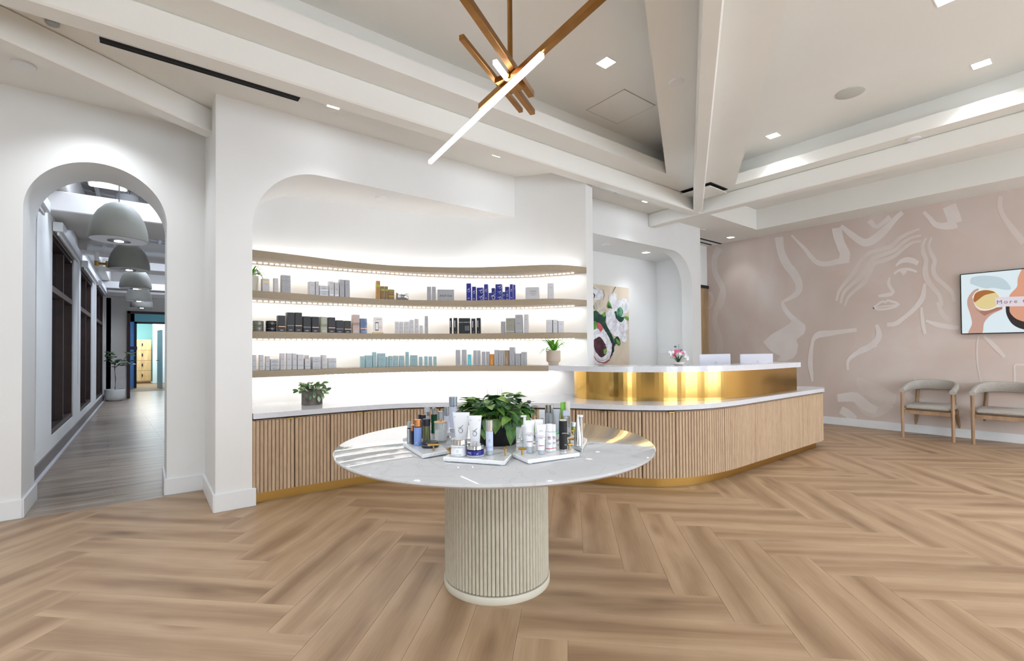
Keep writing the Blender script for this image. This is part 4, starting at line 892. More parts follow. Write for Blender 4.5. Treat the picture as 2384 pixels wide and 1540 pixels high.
TP_ = MB(); ty = lambda x, y: (2184+x/6.415, 580+y/6.415); tl = [0]
def tpatch(pts, mi, smooth=True):
    tl[0] += 1; pl = XT-.0005-.0003*tl[0]; q_ = [ty(*p) for p in pts]
    if smooth: q_ = [tuple(p) for p in spline(q_+[q_[0]], 4.)[:-1]]
    P = []
    for x, y in q_:
        v = onx(x, y, pl); P.append((pl-XT, min(max(v.y, yl-tvw+.012), yl-.012)-tv.location.y, min(max(v.z, z0_+.012), z1_-.012)-tv.location.z))
    TP_.add(P, [tuple(range(len(P)))], mi)
b0 = .012
TP_.add([(-.0004, -tvw/2+b0, -tvh/2+b0), (-.0004, tvw/2-b0, -tvh/2+b0), (-.0004, tvw/2-b0, tvh/2-b0), (-.0004, -tvw/2+b0, tvh/2-b0)], [(0, 1, 2, 3)], 0)
tpatch([(480, 520), (700, 590), (820, 580), (1000, 610), (1090, 590), (960, 440), (700, 400), (500, 430)], 1)
tpatch([(600, 590), (530, 620), (450, 720), (435, 830), (480, 980), (505, 1120), (455, 1270), (650, 1270), (690, 1100), (800, 980), (960, 900), (960, 860), (700, 900)], 2)
tpatch([(690, 1000), (800, 950), (960, 890), (900, 870), (620, 930), (560, 900)], 3)
tpatch([(510, 720), (560, 640), (680, 600), (800, 600), (890, 650), (935, 740), (900, 850), (780, 910), (660, 920), (560, 860)], 4)
tpatch([(525, 730), (580, 650), (700, 615), (800, 620), (880, 670), (920, 750), (880, 840), (770, 895), (650, 895), (560, 840)], 6)
tpatch([(525, 760), (560, 660), (690, 615), (830, 635), (860, 650), (700, 690), (600, 760), (540, 800)], 5)
tpatch([(1250, 300), (1190, 440), (1180, 560), (1110, 640), (1060, 720), (1100, 900), (1600, 900), (1900, 300)], 9)
tpatch([(1010, 800), (1015, 950), (1060, 1060), (1130, 1140), (1250, 1195), (1400, 1210), (1400, 1000), (1200, 1000), (1100, 930), (1060, 850)], 7)
tpatch([(1065, 850), (1080, 960), (1200, 1060), (1400, 1080), (1500, 850)], 9)
tpatch([(850, 740), (930, 720), (1100, 715), (1700, 690), (1700, 850), (960, 860), (860, 830)], 8, False)
TP_.build('picture', TE, tv)
me = text_mesh('More than skin deep', .098, align='LEFT', spacing=1.35); me.materials.clear(); me.materials.append(mat('tv_text', (70, 66, 76), .6, emit=((70, 66, 76), .6)))
o = bpy.data.objects.new('lettering', me); C.objects.link(o); o.parent = tv
pp = onx(*ty(872, 800), XT-.006); o.location = (-.0062, pp.y-tv.location.y, pp.z-tv.location.z); o.rotation_euler = (PI/2, 0, -PI/2); o.scale = (.72, .72, 1)

# ================================================================== CHAIRS
FAB = mat('chair_fabric', (186, 180, 172), .9, noise=(160, (162, 156, 149), .4, .62), bump=(300, .4))
def chair(loc, rz, label):
    t = thing('armchair', label, 'chair', loc, rz, 'armchairs along the pink wall')
    W2, D2 = .265, .26
    MB().box((0, -.01, .43), (.50, .50, .075), bev=.028).build('seat', FAB, t, True)
    MB().box((0, -D2+.005, .365), (.49, .028, .05)).box((0, D2-.03, .365), (.44, .028, .05)).box((-.235, 0, .365), (.028, .46, .05)).box((.235, 0, .365), (.028, .46, .05)).build('seat_rail', LEGW, t)
    for sx in (-1, 1):
        MB().tube([(sx*W2, -D2, 0), (sx*W2, -D2, .64)], [.0185, .0205], 8).build('leg', LEGW, t, True)
        MB().tube([(sx*(W2-.01), D2+.10, 0), (sx*(W2-.055), D2-.01, .38), (sx*(W2-.07), D2-.005, .70)], [.018, .024, .02], 8).build('leg', LEGW, t, True)
    # padded rail that wraps from one arm round the back to the other
    pts = spline([(-W2, -D2-.02, .665), (-W2-.002, -D2+.10, .675), (-W2+.002, 0, .695), (-W2+.03, .13, .715), (-.15, .225, .73), (0, .25, .735), (.15, .225, .73), (W2-.03, .13, .715), (W2-.002, 0, .695), (W2+.002, -D2+.10, .675), (W2, -D2-.02, .665)], .04)
    n = 12; b = MB(); rings = []
    for i, p in enumerate(pts):
        tt = pts[min(i+1, len(pts)-1)]-pts[max(i-1, 0)]; tt[2] = 0; tt /= np.linalg.norm(tt); nn = np.array([-tt[1], tt[0], 0])
        u = abs(i/(len(pts)-1)*2-1); hh = .030+.040*(1-u**2.2); ww = .030-.004*(1-u)
        for k in range(n):
            a = 2*PI*k/n; ca, sa = math.cos(a), math.sin(a); ca = math.copysign(abs(ca)**.7, ca); sa = math.copysign(abs(sa)**.7, sa)
            rings.append(tuple(p+nn*ww*ca+np.array([0, 0, hh*sa])))
    m = len(pts); b.add(rings, [(i*n+k, i*n+(k+1) % n, (i+1)*n+(k+1) % n, (i+1)*n+k) for i in range(m-1) for k in range(n)]+[tuple(range(n-1, -1, -1)), tuple((m-1)*n+k for k in range(n))])
    b.build('padded_rail', FAB, t, True); return t
XC = 8.50
def legy(px, py): return onz(px, py, 0)
a = onz(2102, 1018); b_ = onz(2223, 1030)
chair((8.735, (a.y+b_.y)/2, 0), -PI/2, 'grey upholstered wooden armchair nearer the reception desk')
c_ = onz(2268, 1034)
chair((8.775, c_.y-.265, 0), -PI/2, 'grey upholstered wooden armchair under the television, cut by the right edge')

# ================================================================== CARTONS ON THE SHELVES
def pm_(name, col, rough=.45, metal=0., coat=0.): return mat('carton_'+name, col, rough, metal, coat=coat)
KM = {'white': pm_('white', (196, 195, 199)), 'silver': pm_('silver', (166, 167, 173), .45), 'grey': pm_('grey', (160, 160, 166)), 'brown': pm_('brown', (168, 124, 62)), 'umber': pm_('umber', (136, 104, 56)), 'blue': pm_('blue', (16, 26, 128), .3, .2, .2), 'dark': pm_('dark', (17, 15, 19), .4), 'navy': pm_('navy', (11, 13, 26), .4), 'olive': pm_('olive', (126, 124, 92), .35, 0., .5), 'rose': pm_('rose', (150, 116, 98), .35, 0., .5), 'slate': pm_('slate', (74, 94, 134), .35, 0., .5), 'teal': pm_('teal', (146, 174, 180)), 'black': pm_('black', (8, 7, 9), .4), 'khaki': pm_('khaki', (148, 146, 136), .4, .2), 'aqua': pm_('aqua', (96, 190, 204)), 'orange': pm_('orange', (206, 132, 50)), 'tan': pm_('tan', (150, 126, 100))}
TEALB = mat('band_teal', (96, 160, 178), .5); GOLDB = mat('band_gold', (214, 176, 104), .4, .4); COPB = mat('band_copper', (206, 150, 116), .3, .6); GRNB = mat('band_green', (150, 170, 60), .5); SILB = mat('band_silver', (196, 204, 220), .25, .6); YELB = mat('band_yellow', (220, 184, 90), .5); CREASE = mat('film_crease', (150, 150, 160), .3)
SHI = offset(SHP, .05)
def logo(parent, x, y, z, size, m):
    """ring with two slanted strokes over it"""
    b = MB(); pl = lambda u, v: (x+u*size, y, z+v*size)
    ribbon(b, [(.30*math.cos(a), -.22+.34*math.sin(a)) for a in np.linspace(0, 2*PI, 22)], [.07, .045, .07], pl, 0, 1.)
    ribbon(b, [(-.14, .10), (.10, .30), (.36, .60)], [.03, .07, .05], pl, 0, 1.); ribbon(b, [(-.42, .16), (-.20, .22), (.06, .34)], [.03, .06, .03], pl, 0, 1.)
    return b.build('logo', m, parent)
def carton(k, px0, px1, yt, m, label, group, style='plain', parts=1, depth=.06, idx=0, inset=0.):
    z = SZ[k]; path = SHI if inset == 0 else offset(SHP, .05+inset)
    pm0 = (px0+px1)/2; s_ = s_at_px(path, pm0, z)
    if s_ is None: s_ = .05
    p, t = at_s(path, s_)
    def hit(px):
        r = ray(px, 800); A = np.array([[r[0], -t[0]], [r[1], -t[1]]]); sol = np.linalg.solve(A, p); return sol[1]
    u0, u1 = hit(px0), hit(px1); wd = abs(u1-u0); c = p+t*(u0+u1)/2
    h = zat(yt, c)-z; out = []; nrm = np.array([-t[1], t[0]]); rz = math.atan2(t[1], t[0]); hh = h/parts
    dpt = min(depth, max(.03, wd*1.05))
    for j in range(parts):
        lb = label if parts == 1 else label.replace('carton', ['bottom carton', 'top carton'][j] if parts == 2 else ['bottom carton', 'middle carton', 'top carton'][j], 1)
        o = thing('carton', lb, 'box', (c[0]+nrm[0]*dpt/2, c[1]+nrm[1]*dpt/2, z+hh*j), rz, group)
        f = -dpt/2
        MB().box((0, 0, hh/2), (wd-.0015, dpt, hh-.0008), bev=.0012).build('body', KM[m], o)
        fy = f-.0004
        def band(zc, bh, mm, x=0, bw=None): MB().box((x, fy, hh*zc), (bw or wd-.002, .0008, bh)).build('band', mm, o)
        def lines(zc, n, mm, wl=.5, gap=.008):
            b = MB()
            for q_ in range(n): b.box(((q_ % 2)*-.002, fy, hh*zc-q_*gap), (wd*wl*(1-.22*(q_ % 3)), .0008, .0016))
            b.build('print', mm, o)
        if style == 'plain': lines(.74, 2, INK); lines(.24, 1, INK, .3)
        elif style == 'gold': band(.76, hh*.12, GOLDB); lines(.60, 2, INK, .4); lines(.2, 1, INKD, .15)
        elif style == 'teal': band(.27, .0035, TEALB); lines(.66, 2, INK, .55, .006); lines(.17, 1, TEALB, .5)
        elif style == 'tealb': lines(.75, 2, INK, .5, .006); lines(.25, 2, INK, .4, .006)
        elif style == 'yellow': band(.955, hh*.07, YELB, wd*.25, wd*.4); lines(.7, 2, INK, .5); lines(.2, 1, INK, .3)
        elif style == 'dark': band(.33, .005, COPB if idx % 2 == 0 else CREASE); lines(.12, 2, INKW, .5, .005); bb = MB(); rr = random.Random(idx)
        elif style == 'blue': logo(o, 0, fy, hh*.62, min(wd*.75, hh*.42), INKW); lines(.16, 2, INKW, .5, .006)
        elif style == 'bluewide': logo(o, wd*.26, fy, hh*.5, hh*.62, INKW); lines(.6, 2, INKW, .3, .006)
        elif style == 'black': MB().box((wd*.02-wd*.18, fy, hh*.62), (wd*.14, .0008, hh*.42)).build('print', INKW, o); lines(.1, 1, INKW, .4)
        elif style == 'green': band(.72, hh*.14, GRNB); lines(.35, 2, INK, .5)
        elif style == 'script':
            b = MB(); pl = lambda u, v: (u, fy, v)
            ribbon(b, [(-.1*wd, hh*.18), (.12*wd, hh*.12), (.12*wd, hh*.22), (-.04*wd, hh*.32), (-.02*wd, hh*.42), (-.02*wd, hh*.58)], [.002, .004, .003, .003, .002, .002], pl, 0, .01); b.build('print', INK if m not in ('orange', 'tan', 'aqua') else INKW, o); lines(.86, 1, INK, .5)
        elif style == 'redline': band(.15, .003, COPB); lines(.8, 2, INK, .4, .007); lines(.5, 2, INK, .5, .006)
        elif style == 'silverband': band(.12, .005, SILB); lines(.85, 1, INKD, .3); lines(.55, 3, INK, .5, .006)
        out.append(o)
    return out
def cluster(k, where, items, group):
    """items: (px0, px1, ytop, material, look, style, parts[, inset])"""
    seen = {}
    for it in items: seen[it[4]] = seen.get(it[4], 0)+1
    cnt = {}
    for i, it in enumerate(items):
        px0, px1, yt, m, look, style = it[:6]; parts = it[6] if len(it) > 6 else 1; inset = it[7] if len(it) > 7 else 0.
        cnt[look] = cnt.get(look, 0)+1
        pos = ('%s from the left, ' % ORD[cnt[look]-1]) if seen[look] > 1 else ''
        carton(k, px0, px1, yt, m, '%s carton, %s%s' % (look, pos, where), group, style, parts, idx=i, inset=inset)
cluster(2, 'left end of second shelf', [(611, 627.5, 649, 'white', 'gold-banded white', 'gold'), (638, 648, 648, 'white', 'slim plain white', 'plain'), (656.7, 677, 641, 'silver', 'stacked pale grey', 'plain', 3)], 'cartons at the left of the second shelf')
cluster(2, 'white group left of the brown cartons', [(721.4, 733.8, 656, 'white', 'plain white', 'plain'), (735.3, 743, 655.5, 'white', 'plain white', 'plain'), (744.5, 765, 665.4, 'white', 'wide stacked white', 'silverband', 2), (767, 778, 655.5, 'white', 'silver-footed white', 'silverband'), (779.6, 789.5, 658, 'white', 'silver-footed white', 'silverband'), (791, 802, 651, 'silver', 'tall grey-white', 'plain'), (804, 815, 652, 'silver', 'tall grey-white', 'plain')], 'white cartons left of the brown ones')
cluster(2, 'second shelf', [(876.8, 886, 654, 'brown', 'tall brown', 'green'), (887.4, 895.8, 666.5, 'umber', 'medium brown', 'green'), (897, 904, 667, 'umber', 'medium brown', 'green'), (905, 918.6, 674.4, 'umber', 'short stacked brown', 'green', 2)], 'brown cartons on the second shelf')
cluster(2, 'beside the wide lettered box', [(994.7, 1004.6, 667.7, 'grey', 'slim grey', 'plain'), (1005.8, 1015.4, 667.7, 'grey', 'slim grey', 'plain')], 'slim grey cartons on the second shelf')
o = carton(2, 1019, 1058, 674.4, 'grey', 'wide grey carton lettered across the front, on the second shelf', 'lettered cartons', 'none')[0]
put_text('ANFISA', .034, INKD, o, (0, -.0312, .055), spacing=1.3)
cluster(2, 'blue group, second shelf', [(1086.4, 1097.6, 660, 'blue', 'tall blue', 'blue'), (1099.6, 1108.7, 667.6, 'blue', 'slim shorter blue', 'blue'), (1110.5, 1125.8, 670, 'blue', 'squat stacked blue', 'bluewide', 2), (1127.6, 1136.7, 662, 'blue', 'tall blue', 'blue'), (1138.5, 1153, 682, 'blue', 'small front blue', 'bluewide'), (1145, 1153, 671, 'blue', 'blue half hidden', 'blue', 1, .075), (1154, 1169.5, 662, 'blue', 'three-high wide blue', 'bluewide', 3), (1171, 1177, 680, 'blue', 'small low blue', 'blue'), (1177, 1186, 680, 'blue', 'small low blue', 'blue'), (1176.5, 1186, 668, 'blue', 'blue rear', 'blue', 1, .075), (1187.6, 1195, 662, 'blue', 'tall blue', 'blue'), (1196, 1200.5, 663, 'blue', 'narrow edge-on blue', 'plain')], 'royal blue cartons on the second shelf')
o = carton(2, 1224, 1255.5, 669, 'white', 'wide white carton with small dark print, right part of second shelf', 'lettered cartons', 'none')[0]
put_text('Latisse', .026, INK, o, (.012, -.0312, .092)); put_text('bimatoprost', .014, INK, o, (.012, -.0312, .068)); put_text('solution', .014, INK, o, (.012, -.0312, .050))
carton(2, 1277, 1290.5, 659.6, 'white', 'tall single white carton, last on the right of second shelf', 'single cartons', 'plain')
# third shelf
cluster(3, 'third shelf', [(648, 664.6, 735, 'dark', 'film-wrapped charcoal', 'dark'), (669, 685.4, 727.7, 'dark', 'tall film-wrapped black', 'dark'), (687.5, 703.6, 728, 'dark', 'tall film-wrapped black', 'dark'), (706.4, 724, 737, 'dark', 'film-wrapped charcoal', 'dark'), (726.7, 742.8, 737.8, 'navy', 'navy black', 'dark'), (746, 762, 738.2, 'olive', 'olive green', 'dark'), (764.7, 780.7, 739.3, 'navy', 'navy black', 'dark'), (783, 799.6, 746.3, 'navy', 'short navy black', 'dark'), (802.8, 817.8, 747.4, 'dark', 'short film-wrapped black', 'dark'), (821.6, 837.7, 733, 'rose', 'rose brown', 'dark'), (839, 854.8, 742, 'slate', 'slate blue', 'dark')], 'dark film-wrapped cartons on the third shelf')
cluster(3, 'white group at mid third shelf', [(920, 929.5, 749, 'white', 'short white', 'redline'), (931, 940, 749.4, 'white', 'short white', 'redline'), (942, 953, 749.4, 'white', 'short white', 'redline'), (954, 963.7, 745, 'white', 'medium white', 'redline'), (965.4, 975, 742.8, 'white', 'medium white', 'redline'), (976.8, 985, 758, 'white', 'tiny white', 'redline'), (988.8, 997, 736, 'silver', 'tallest slim white', 'redline')], 'white cartons at the middle of the third shelf')
cluster(3, 'black group, third shelf', [(1046.7, 1052.6, 741, 'black', 'slim black', 'black'), (1055.8, 1065.4, 740.5, 'black', 'slim black', 'black'), (1097.5, 1107, 742, 'black', 'slim black', 'black'), (1109.6, 1119, 740.6, 'black', 'slim black', 'black')], 'black cartons on the third shelf')
o = carton(3, 1068, 1095, 741, 'black', 'wide black carton between slim black cartons on third shelf', 'lettered cartons', 'none')[0]
put_text('CLINICAL POWER TRIO', .0135, INKW, o, (0, -.0312, .128)); lb = MB()
for j in range(3): lb.box((.012+j*.017, -.0306, .062), (.011, .001, .055))
lb.build('print', mat('print_steel', (110, 114, 124), .4), o)
cluster(3, 'right part of third shelf', [(1166.4, 1175.5, 748.7, 'grey', 'slim grey', 'plain'), (1178, 1198, 741, 'khaki', 'wide khaki grey', 'silverband'), (1199.6, 1216, 733, 'silver', 'tall silver white', 'silverband'), (1220, 1230.4, 732, 'white', 'tall slim white', 'plain')], 'grey and silver cartons on the third shelf')
cluster(3, 'right end of third shelf', [(1273, 1286.4, 744.5, 'white', 'squat white', 'plain'), (1288, 1298.7, 745, 'white', 'squat white', 'plain'), (1300, 1313.6, 747.5, 'white', 'squat white', 'plain')], 'white cartons at the right end of the third shelf')
# lowest shelf
cluster(4, 'lowest shelf', [(588, 596.7, 827, 'white', 'teal-lined white', 'teal'), (604, 613.8, 827, 'white', 'teal-lined white', 'teal'), (618.6, 628.2, 830, 'white', 'teal-lined white', 'teal'), (630, 649, 836.8, 'white', 'wide three-high teal-lined', 'teal', 3), (652.8, 663, 823, 'white', 'tall teal-lined', 'teal'), (667.8, 678, 823, 'white', 'tall teal-lined', 'teal'), (681.3, 691.4, 823, 'white', 'tall teal-lined', 'teal'), (693, 707, 826, 'white', 'broad teal-lined', 'teal'), (710, 723, 834.9, 'white', 'short broad teal-lined', 'teal'), (711, 719.5, 827, 'white', 'rear teal-lined', 'teal', 1, .075), (727.8, 746.7, 831.4, 'white', 'stacked teal-lined', 'teal', 2), (749.9, 760, 827, 'white', 'narrow teal-lined', 'teal'), (764.9, 782.9, 834, 'white', 'last stacked teal-lined', 'teal', 2)], 'teal-lined white cartons on the lowest shelf')
cluster(4, 'pale teal row', [(840, 848.8, 830, 'teal', 'short slim teal', 'tealb'), (851.4, 867, 828, 'teal', 'broad teal', 'tealb'), (868, 876.5, 820, 'teal', 'tall slim teal', 'tealb'), (880, 897.4, 823, 'teal', 'tall stacked teal', 'tealb', 2), (898.8, 905, 831, 'teal', 'short slim teal', 'tealb'), (906, 915, 829, 'teal', 'yellow-cornered teal', 'yellow'), (917, 928, 828.4, 'teal', 'yellow-cornered teal', 'yellow'), (929.8, 941, 828.4, 'teal', 'yellow-cornered teal', 'yellow'), (943.9, 952, 819.6, 'teal', 'tall slim teal', 'tealb'), (955, 972, 827.5, 'teal', 'lower stacked teal', 'tealb', 2), (975.4, 983.5, 831, 'teal', 'short slim teal', 'tealb'), (987.4, 995.6, 830, 'teal', 'short slim teal', 'tealb'), (997.5, 1006, 830.5, 'teal', 'short slim teal', 'tealb'), (1008.4, 1016.3, 830.5, 'teal', 'short slim teal', 'tealb')], 'pale teal cartons on the lowest shelf')
cluster(4, 'right group, lowest shelf', [(1060.5, 1071.6, 815, 'silver', 'tall silver', 'script'), (1074.6, 1086, 814.4, 'silver', 'tall silver', 'script'), (1088.7, 1096.7, 825.8, 'aqua', 'short aqua', 'script'), (1101.5, 1108.7, 816, 'silver', 'slim silver', 'script'), (1110, 1117.6, 816, 'silver', 'slim silver', 'script'), (1121, 1128.7, 819, 'silver', 'slim silver', 'script'), (1131, 1139, 819, 'silver', 'slim silver', 'script'), (1140, 1149, 825, 'orange', 'short orange', 'script'), (1150.5, 1159.5, 815, 'silver', 'tall silver', 'script'), (1161, 1172, 816, 'silver', 'tall silver', 'script'), (1174, 1184, 816, 'tan', 'tan brown', 'script'), (1185.5, 1197.8, 808.7, 'silver', 'tallest silver', 'script'), (1199.6, 1211, 823.6, 'silver', 'short silver', 'script'), (1213, 1225, 820, 'silver', 'short silver', 'script')], 'silver cartons with script lettering on the lowest shelf')
# jars on the third shelf, wipe pack, framed card
def on_shelf(px, k, inset=.05):
    P_ = offset(SHP, inset); s_ = s_at_px(P_, px, SZ[k]); s_ = .06 if s_ is None else s_; p, t = at_s(P_, s_); return p, math.atan2(t[1], t[0])
for px, m, nm in ((601, mat('jar_smoke', (120, 122, 112), .25, .2), 'smoky grey'), (631, mat('jar_black', (30, 30, 34), .2), 'glossy black')):
    p, rz = on_shelf(px, 3, .08); r = 11.4/FPX*proj((p[0], p[1], 1.4))[2]; z = SZ[3]; h = (zat(747.6, p)-z)/2
    for j in range(2):
        t = thing('cream_jar', '%s cream jar, %s of a pair stacked at the left of third shelf' % (nm, ['lower', 'upper'][j]), 'jar', (p[0], p[1], z+j*h), rz, 'stacked cream jars')
        MB().lathe([(r*.96, 0), (r, .004), (r, h*.52), (r*.97, h*.55)], 24).build('body', m, t, True); MB().lathe([(r*.99, h*.56), (r, h*.6), (r, h-.006), (r*.95, h-.001)], 24).build('lid', m, t, True)
        MB().lathe([(r*.985, h*.54), (r*.985, h*.57)], 24).build('ring', SILVER, t)
p, rz = on_shelf(937, 2, .08); z = SZ[2]
t = thing('wipe_pack', 'soft silver foil pack beside the brown cartons on second shelf', 'pack', (p[0], p[1], z), rz)
wv = 28/FPX*proj((p[0], p[1], z))[2]; hv = zat(681, p)-z; b = MB(); n = 9; V = []
for i in range(n+1):
    u = i/n*2-1; sw = math.sqrt(max(0, 1-abs(u)**3)); 
    for kx in range(10):
        a = 2*PI*kx/10; V.append((u*wv/2*(1+.03*math.sin(a*2)), .03*sw*math.cos(a)+.002*math.cos(a), hv/2*(.92+.08*math.sin(i*2.1))+(hv/2)*(.78+.16*(1-sw)+.04*math.sin(i*1.7+a))*math.sin(a)))
b.add(V, [(i*10+k_, i*10+(k_+1) % 10, (i+1)*10+(k_+1) % 10, (i+1)*10+k_) for i in range(n) for k_ in range(10)]+[tuple(range(9, -1, -1)), tuple(n*10+k_ for k_ in range(10))])
b.build('foil', mat('foil', (206, 208, 212), .25, .8), t, True); MB().box((0, -.031, hv*.5), (wv*.3, .001, hv*.3)).build('print', INK, t)
p, rz = on_shelf(880, 3, .06); z = SZ[3]; wv = 21.5/FPX*proj((p[0], p[1], z))[2]; hv = zat(739, p)-z
t = thing('card_stand', 'small white printed card in a wooden stand on third shelf', 'card', (p[0], p[1], z), rz)
MB().box((0, 0, .007), (wv*1.15, .03, .014), bev=.002).build('wooden_base', LOCKW, t); MB().box((0, 0, .012+(hv-.012)/2), (wv, .003, hv-.012)).build('card', mat('card_white', (226, 220, 218), .5), t)
MB().box((-wv*.12, -.0022, hv*.44), (wv*.36, .001, hv*.5), bev=.0004).box((-wv*.12, -.0030, hv*.44), (wv*.28, .001, hv*.40), mi=1).build('phone_print', [INKD, TRIM], t); MB().box((wv*.12, -.0022, hv*.86), (wv*.6, .001, .003)).build('print', INK, t)
MB().lathe([(.016, 0), (.016, .001)], 14).build('round_print', mat('print_blush', (214, 196, 192), .5), t, loc=(wv*.24, -.002, hv*.38)).rotation_euler = (PI/2, 0, 0)

# ================================================================== POTTED PLANTS
spike = leaf_mesh('leaf', LG2, 'blade'); oval = leaf_mesh('leaf', LG4, 'oval'); heart = leaf_mesh('leaf', LG, 'heart')
POTC = mat('pot_taupe', (190, 174, 158), .7)
def strap_leaf(parent, a, L, rise, droop, z0, wd, m):
    """arching strap leaf: one bent blade"""
    n = 9; V = []; d = Vector((math.cos(a), math.sin(a), 0)); s_ = Vector((-d.y, d.x, 0))
    for i in range(n+1):
        t_ = i/n; c = d*(L*t_)+Vector((0, 0, z0+rise*math.sin(t_*PI*.62)-droop*t_**3)); w_ = wd*math.sin(PI*min(1, .12+t_*.88))**.7*(1-t_*.3)
        V += [tuple(c-s_*w_), tuple(c+Vector((0, 0, -w_*.35))), tuple(c+s_*w_)]
    b = MB(); b.add(V, [(i*3+k_, i*3+k_+1, i*3+k_+4, i*3+k_+3) for i in range(n) for k_ in (0, 1)]); return b.build('leaf', m, parent, True)
p = onz(1286, 849, 1.10); d_ = proj(tuple(p))[2]; r = 16.6/FPX*d_
t = thing('potted_plant', 'bright green strappy plant in a footed taupe pot where shelf meets desk', 'potted plant', (3.63, 3.90, 1.10))
d_ = proj((3.63, 3.90, 1.1))[2]; r = 16.6/FPX*d_; h = 34/FPX*d_
MB().lathe([(r*.70, 0), (r*.72, .004), (r*.74, h*.17), (r*.95, h*.25), (r, h*.34), (r*1.0, h-.004), (r*.97, h), (r*.92, h), (r*.90, h*.9)], 32).build('pot', POTC, t, True); MB().lathe([(r*.9, h*.86), (r*.9, h*.9)], 20).build('soil', MATS['soil'], t)
rg = random.Random(5)
for k in range(34):
    a = 2*PI*k/34*1.0+rg.uniform(-.2, .2); strap_leaf(t, a, rg.uniform(.09, .22), rg.uniform(.05, .16), rg.uniform(.0, .09), h*.9, rg.uniform(.010, .016), LG2)
t = thing('potted_plant', 'partly hidden green plant in a pale pot at the left end of second shelf', 'potted plant', (0.785, 4.95, SZ[2]))
MB().lathe([(.05, 0), (.06, .01), (.065, .13), (.062, .15), (.056, .15)], 24).build('pot', mat('pot_pale', (206, 200, 186), .7), t, True)
for k in range(22):
    a = rg.uniform(-1.6, 1.2); strap_leaf(t, a, rg.uniform(.08, .15), rg.uniform(.04, .12), rg.uniform(.02, .10), .14, .009, LG2)
p = onz(733, 944, .76); d_ = proj(tuple(p))[2]; r = 23/FPX*d_; h = zat(908, (p.x, p.y))-.76
t = thing('potted_plant', 'variegated trailing plant in a mottled grey cylinder pot on the white worktop', 'potted plant', (p.x, p.y+r, .76))
MB().lathe([(r*.97, 0), (r, .004), (r, h-.004), (r*.98, h), (r*.90, h), (r*.9, h*.9)], 32).build('pot', mat('pot_concrete', (116, 110, 102), .7, noise=(14, (60, 56, 54), .35, .7)), t, True); MB().lathe([(r*.9, h*.86), (r*.9, h*.92)], 20).build('soil', MATS['soil'], t)
for k in range(64):
    a = rg.uniform(0, 2*PI); rr = rg.uniform(.2, 1.25)*r; hang = max(0, rr-r)*-2.2
    L = rg.uniform(.045, .075)
    put_leaf(oval, t, (rr*math.cos(a)*1.1, rr*math.sin(a), h+rg.uniform(.0, .07)*(1.2-rr/r*.5)+hang), (math.cos(a), math.sin(a), rg.uniform(-.6, .6)), (rg.uniform(-.5, .5), -.7, rg.uniform(.3, 1)), L)
for k in range(6):
    a = -1.57+rg.uniform(-.7, .9); put_leaf(oval, t, (r*1.03*math.cos(a), r*1.03*math.sin(a), h-rg.uniform(.01, .07)), (math.cos(a)*.4, math.sin(a)*.4, -1), (0, -1, .2), .055)
# orchid on the desk
p = onz(1514, 848, 1.10); t = thing('potted_orchid', 'pink and white orchid in a low bowl on the reception desk top', 'potted plant', (4.46, 2.86, 1.10))
d_ = proj((4.46, 2.86, 1.1))[2]; k0 = d_/FPX
MB().lathe([(.035, 0), (.055, .01), (.062, .03), (.058, .032), (.05, .02)], 20).build('bowl', mat('bowl_white', (226, 216, 214), .4), t, True)
rv = Vector((R0[0], R0[1], 0)); 
LGD = mat('orchid_leaf', (38, 78, 44), .4)
for k in range(20):
    a = 2*PI*k/20; strap_leaf(t, a, rg.uniform(.06, .13), rg.uniform(.05, .11), .01, .02, .005, LGD)
PK = mat('petal_pink', (226, 84, 120), .5); PW = mat('petal_white', (240, 236, 240), .5)
petal = {}
for nm, m in (('p', PK), ('w', PW)):
    b = MB()
    for q_ in range(5):
        a = 2*PI*q_/5+PI/2; c0, s0 = math.cos(a), math.sin(a); w_ = .5
        pts_ = [(0, 0), (.35, -.22), (.75, -.28), (1, 0), (.75, .28), (.35, .22)]
        b.add([(x*c0-y*s0, -.12*x*x, x*s0+y*c0) for x, y in pts_], [(0, 1, 2, 3, 4, 5)])
    petal[nm] = b.mesh('blossom', m)
arcp = [Vector((rv.x*x*k0, rv.y*x*k0, z*k0)) for x, z in ((-2, 3), (-6, 18), (-8, 27), (2, 33), (14, 30), (21, 20), (24, 12))]
MB().tube([tuple(v) for v in spline([tuple(v) for v in arcp], .02)], .0022, 5).build('stem', LGD, t, True)
MB().tube([tuple(v) for v in spline([tuple(Vector((rv.x*x*k0, rv.y*x*k0, z*k0))) for x, z in ((0, 3), (-2, 16), (-14, 26), (-20, 29))], .02)], .0022, 5).build('stem', LGD, t, True)
for x, z, c0 in ((-20, 30, 'w'), (-15, 29, 'w'), (-17, 25, 'w'), (-10, 31, 'w'), (-7, 33, 'p'), (-4, 31, 'p'), (-8, 27, 'p'), (-5, 22, 'p'), (-9, 22, 'p'), (0, 33, 'p'), (4, 32, 'p'), (8, 30, 'p'), (12, 28, 'p'), (10, 31, 'w'), (15, 27, 'p'), (17, 30, 'w'), (20, 24, 'w'), (18, 20, 'w'), (22, 18, 'w'), (24, 14, 'w'), (5, 27, 'w')):
    o = link('blossom', petal[c0], t, (rv.x*x*k0-.01*F0[0]+rg.uniform(-.01, .01), rv.y*x*k0, z*k0), AZ-PI/2+rg.uniform(-.4, .4)); o.scale = (.017,)*3

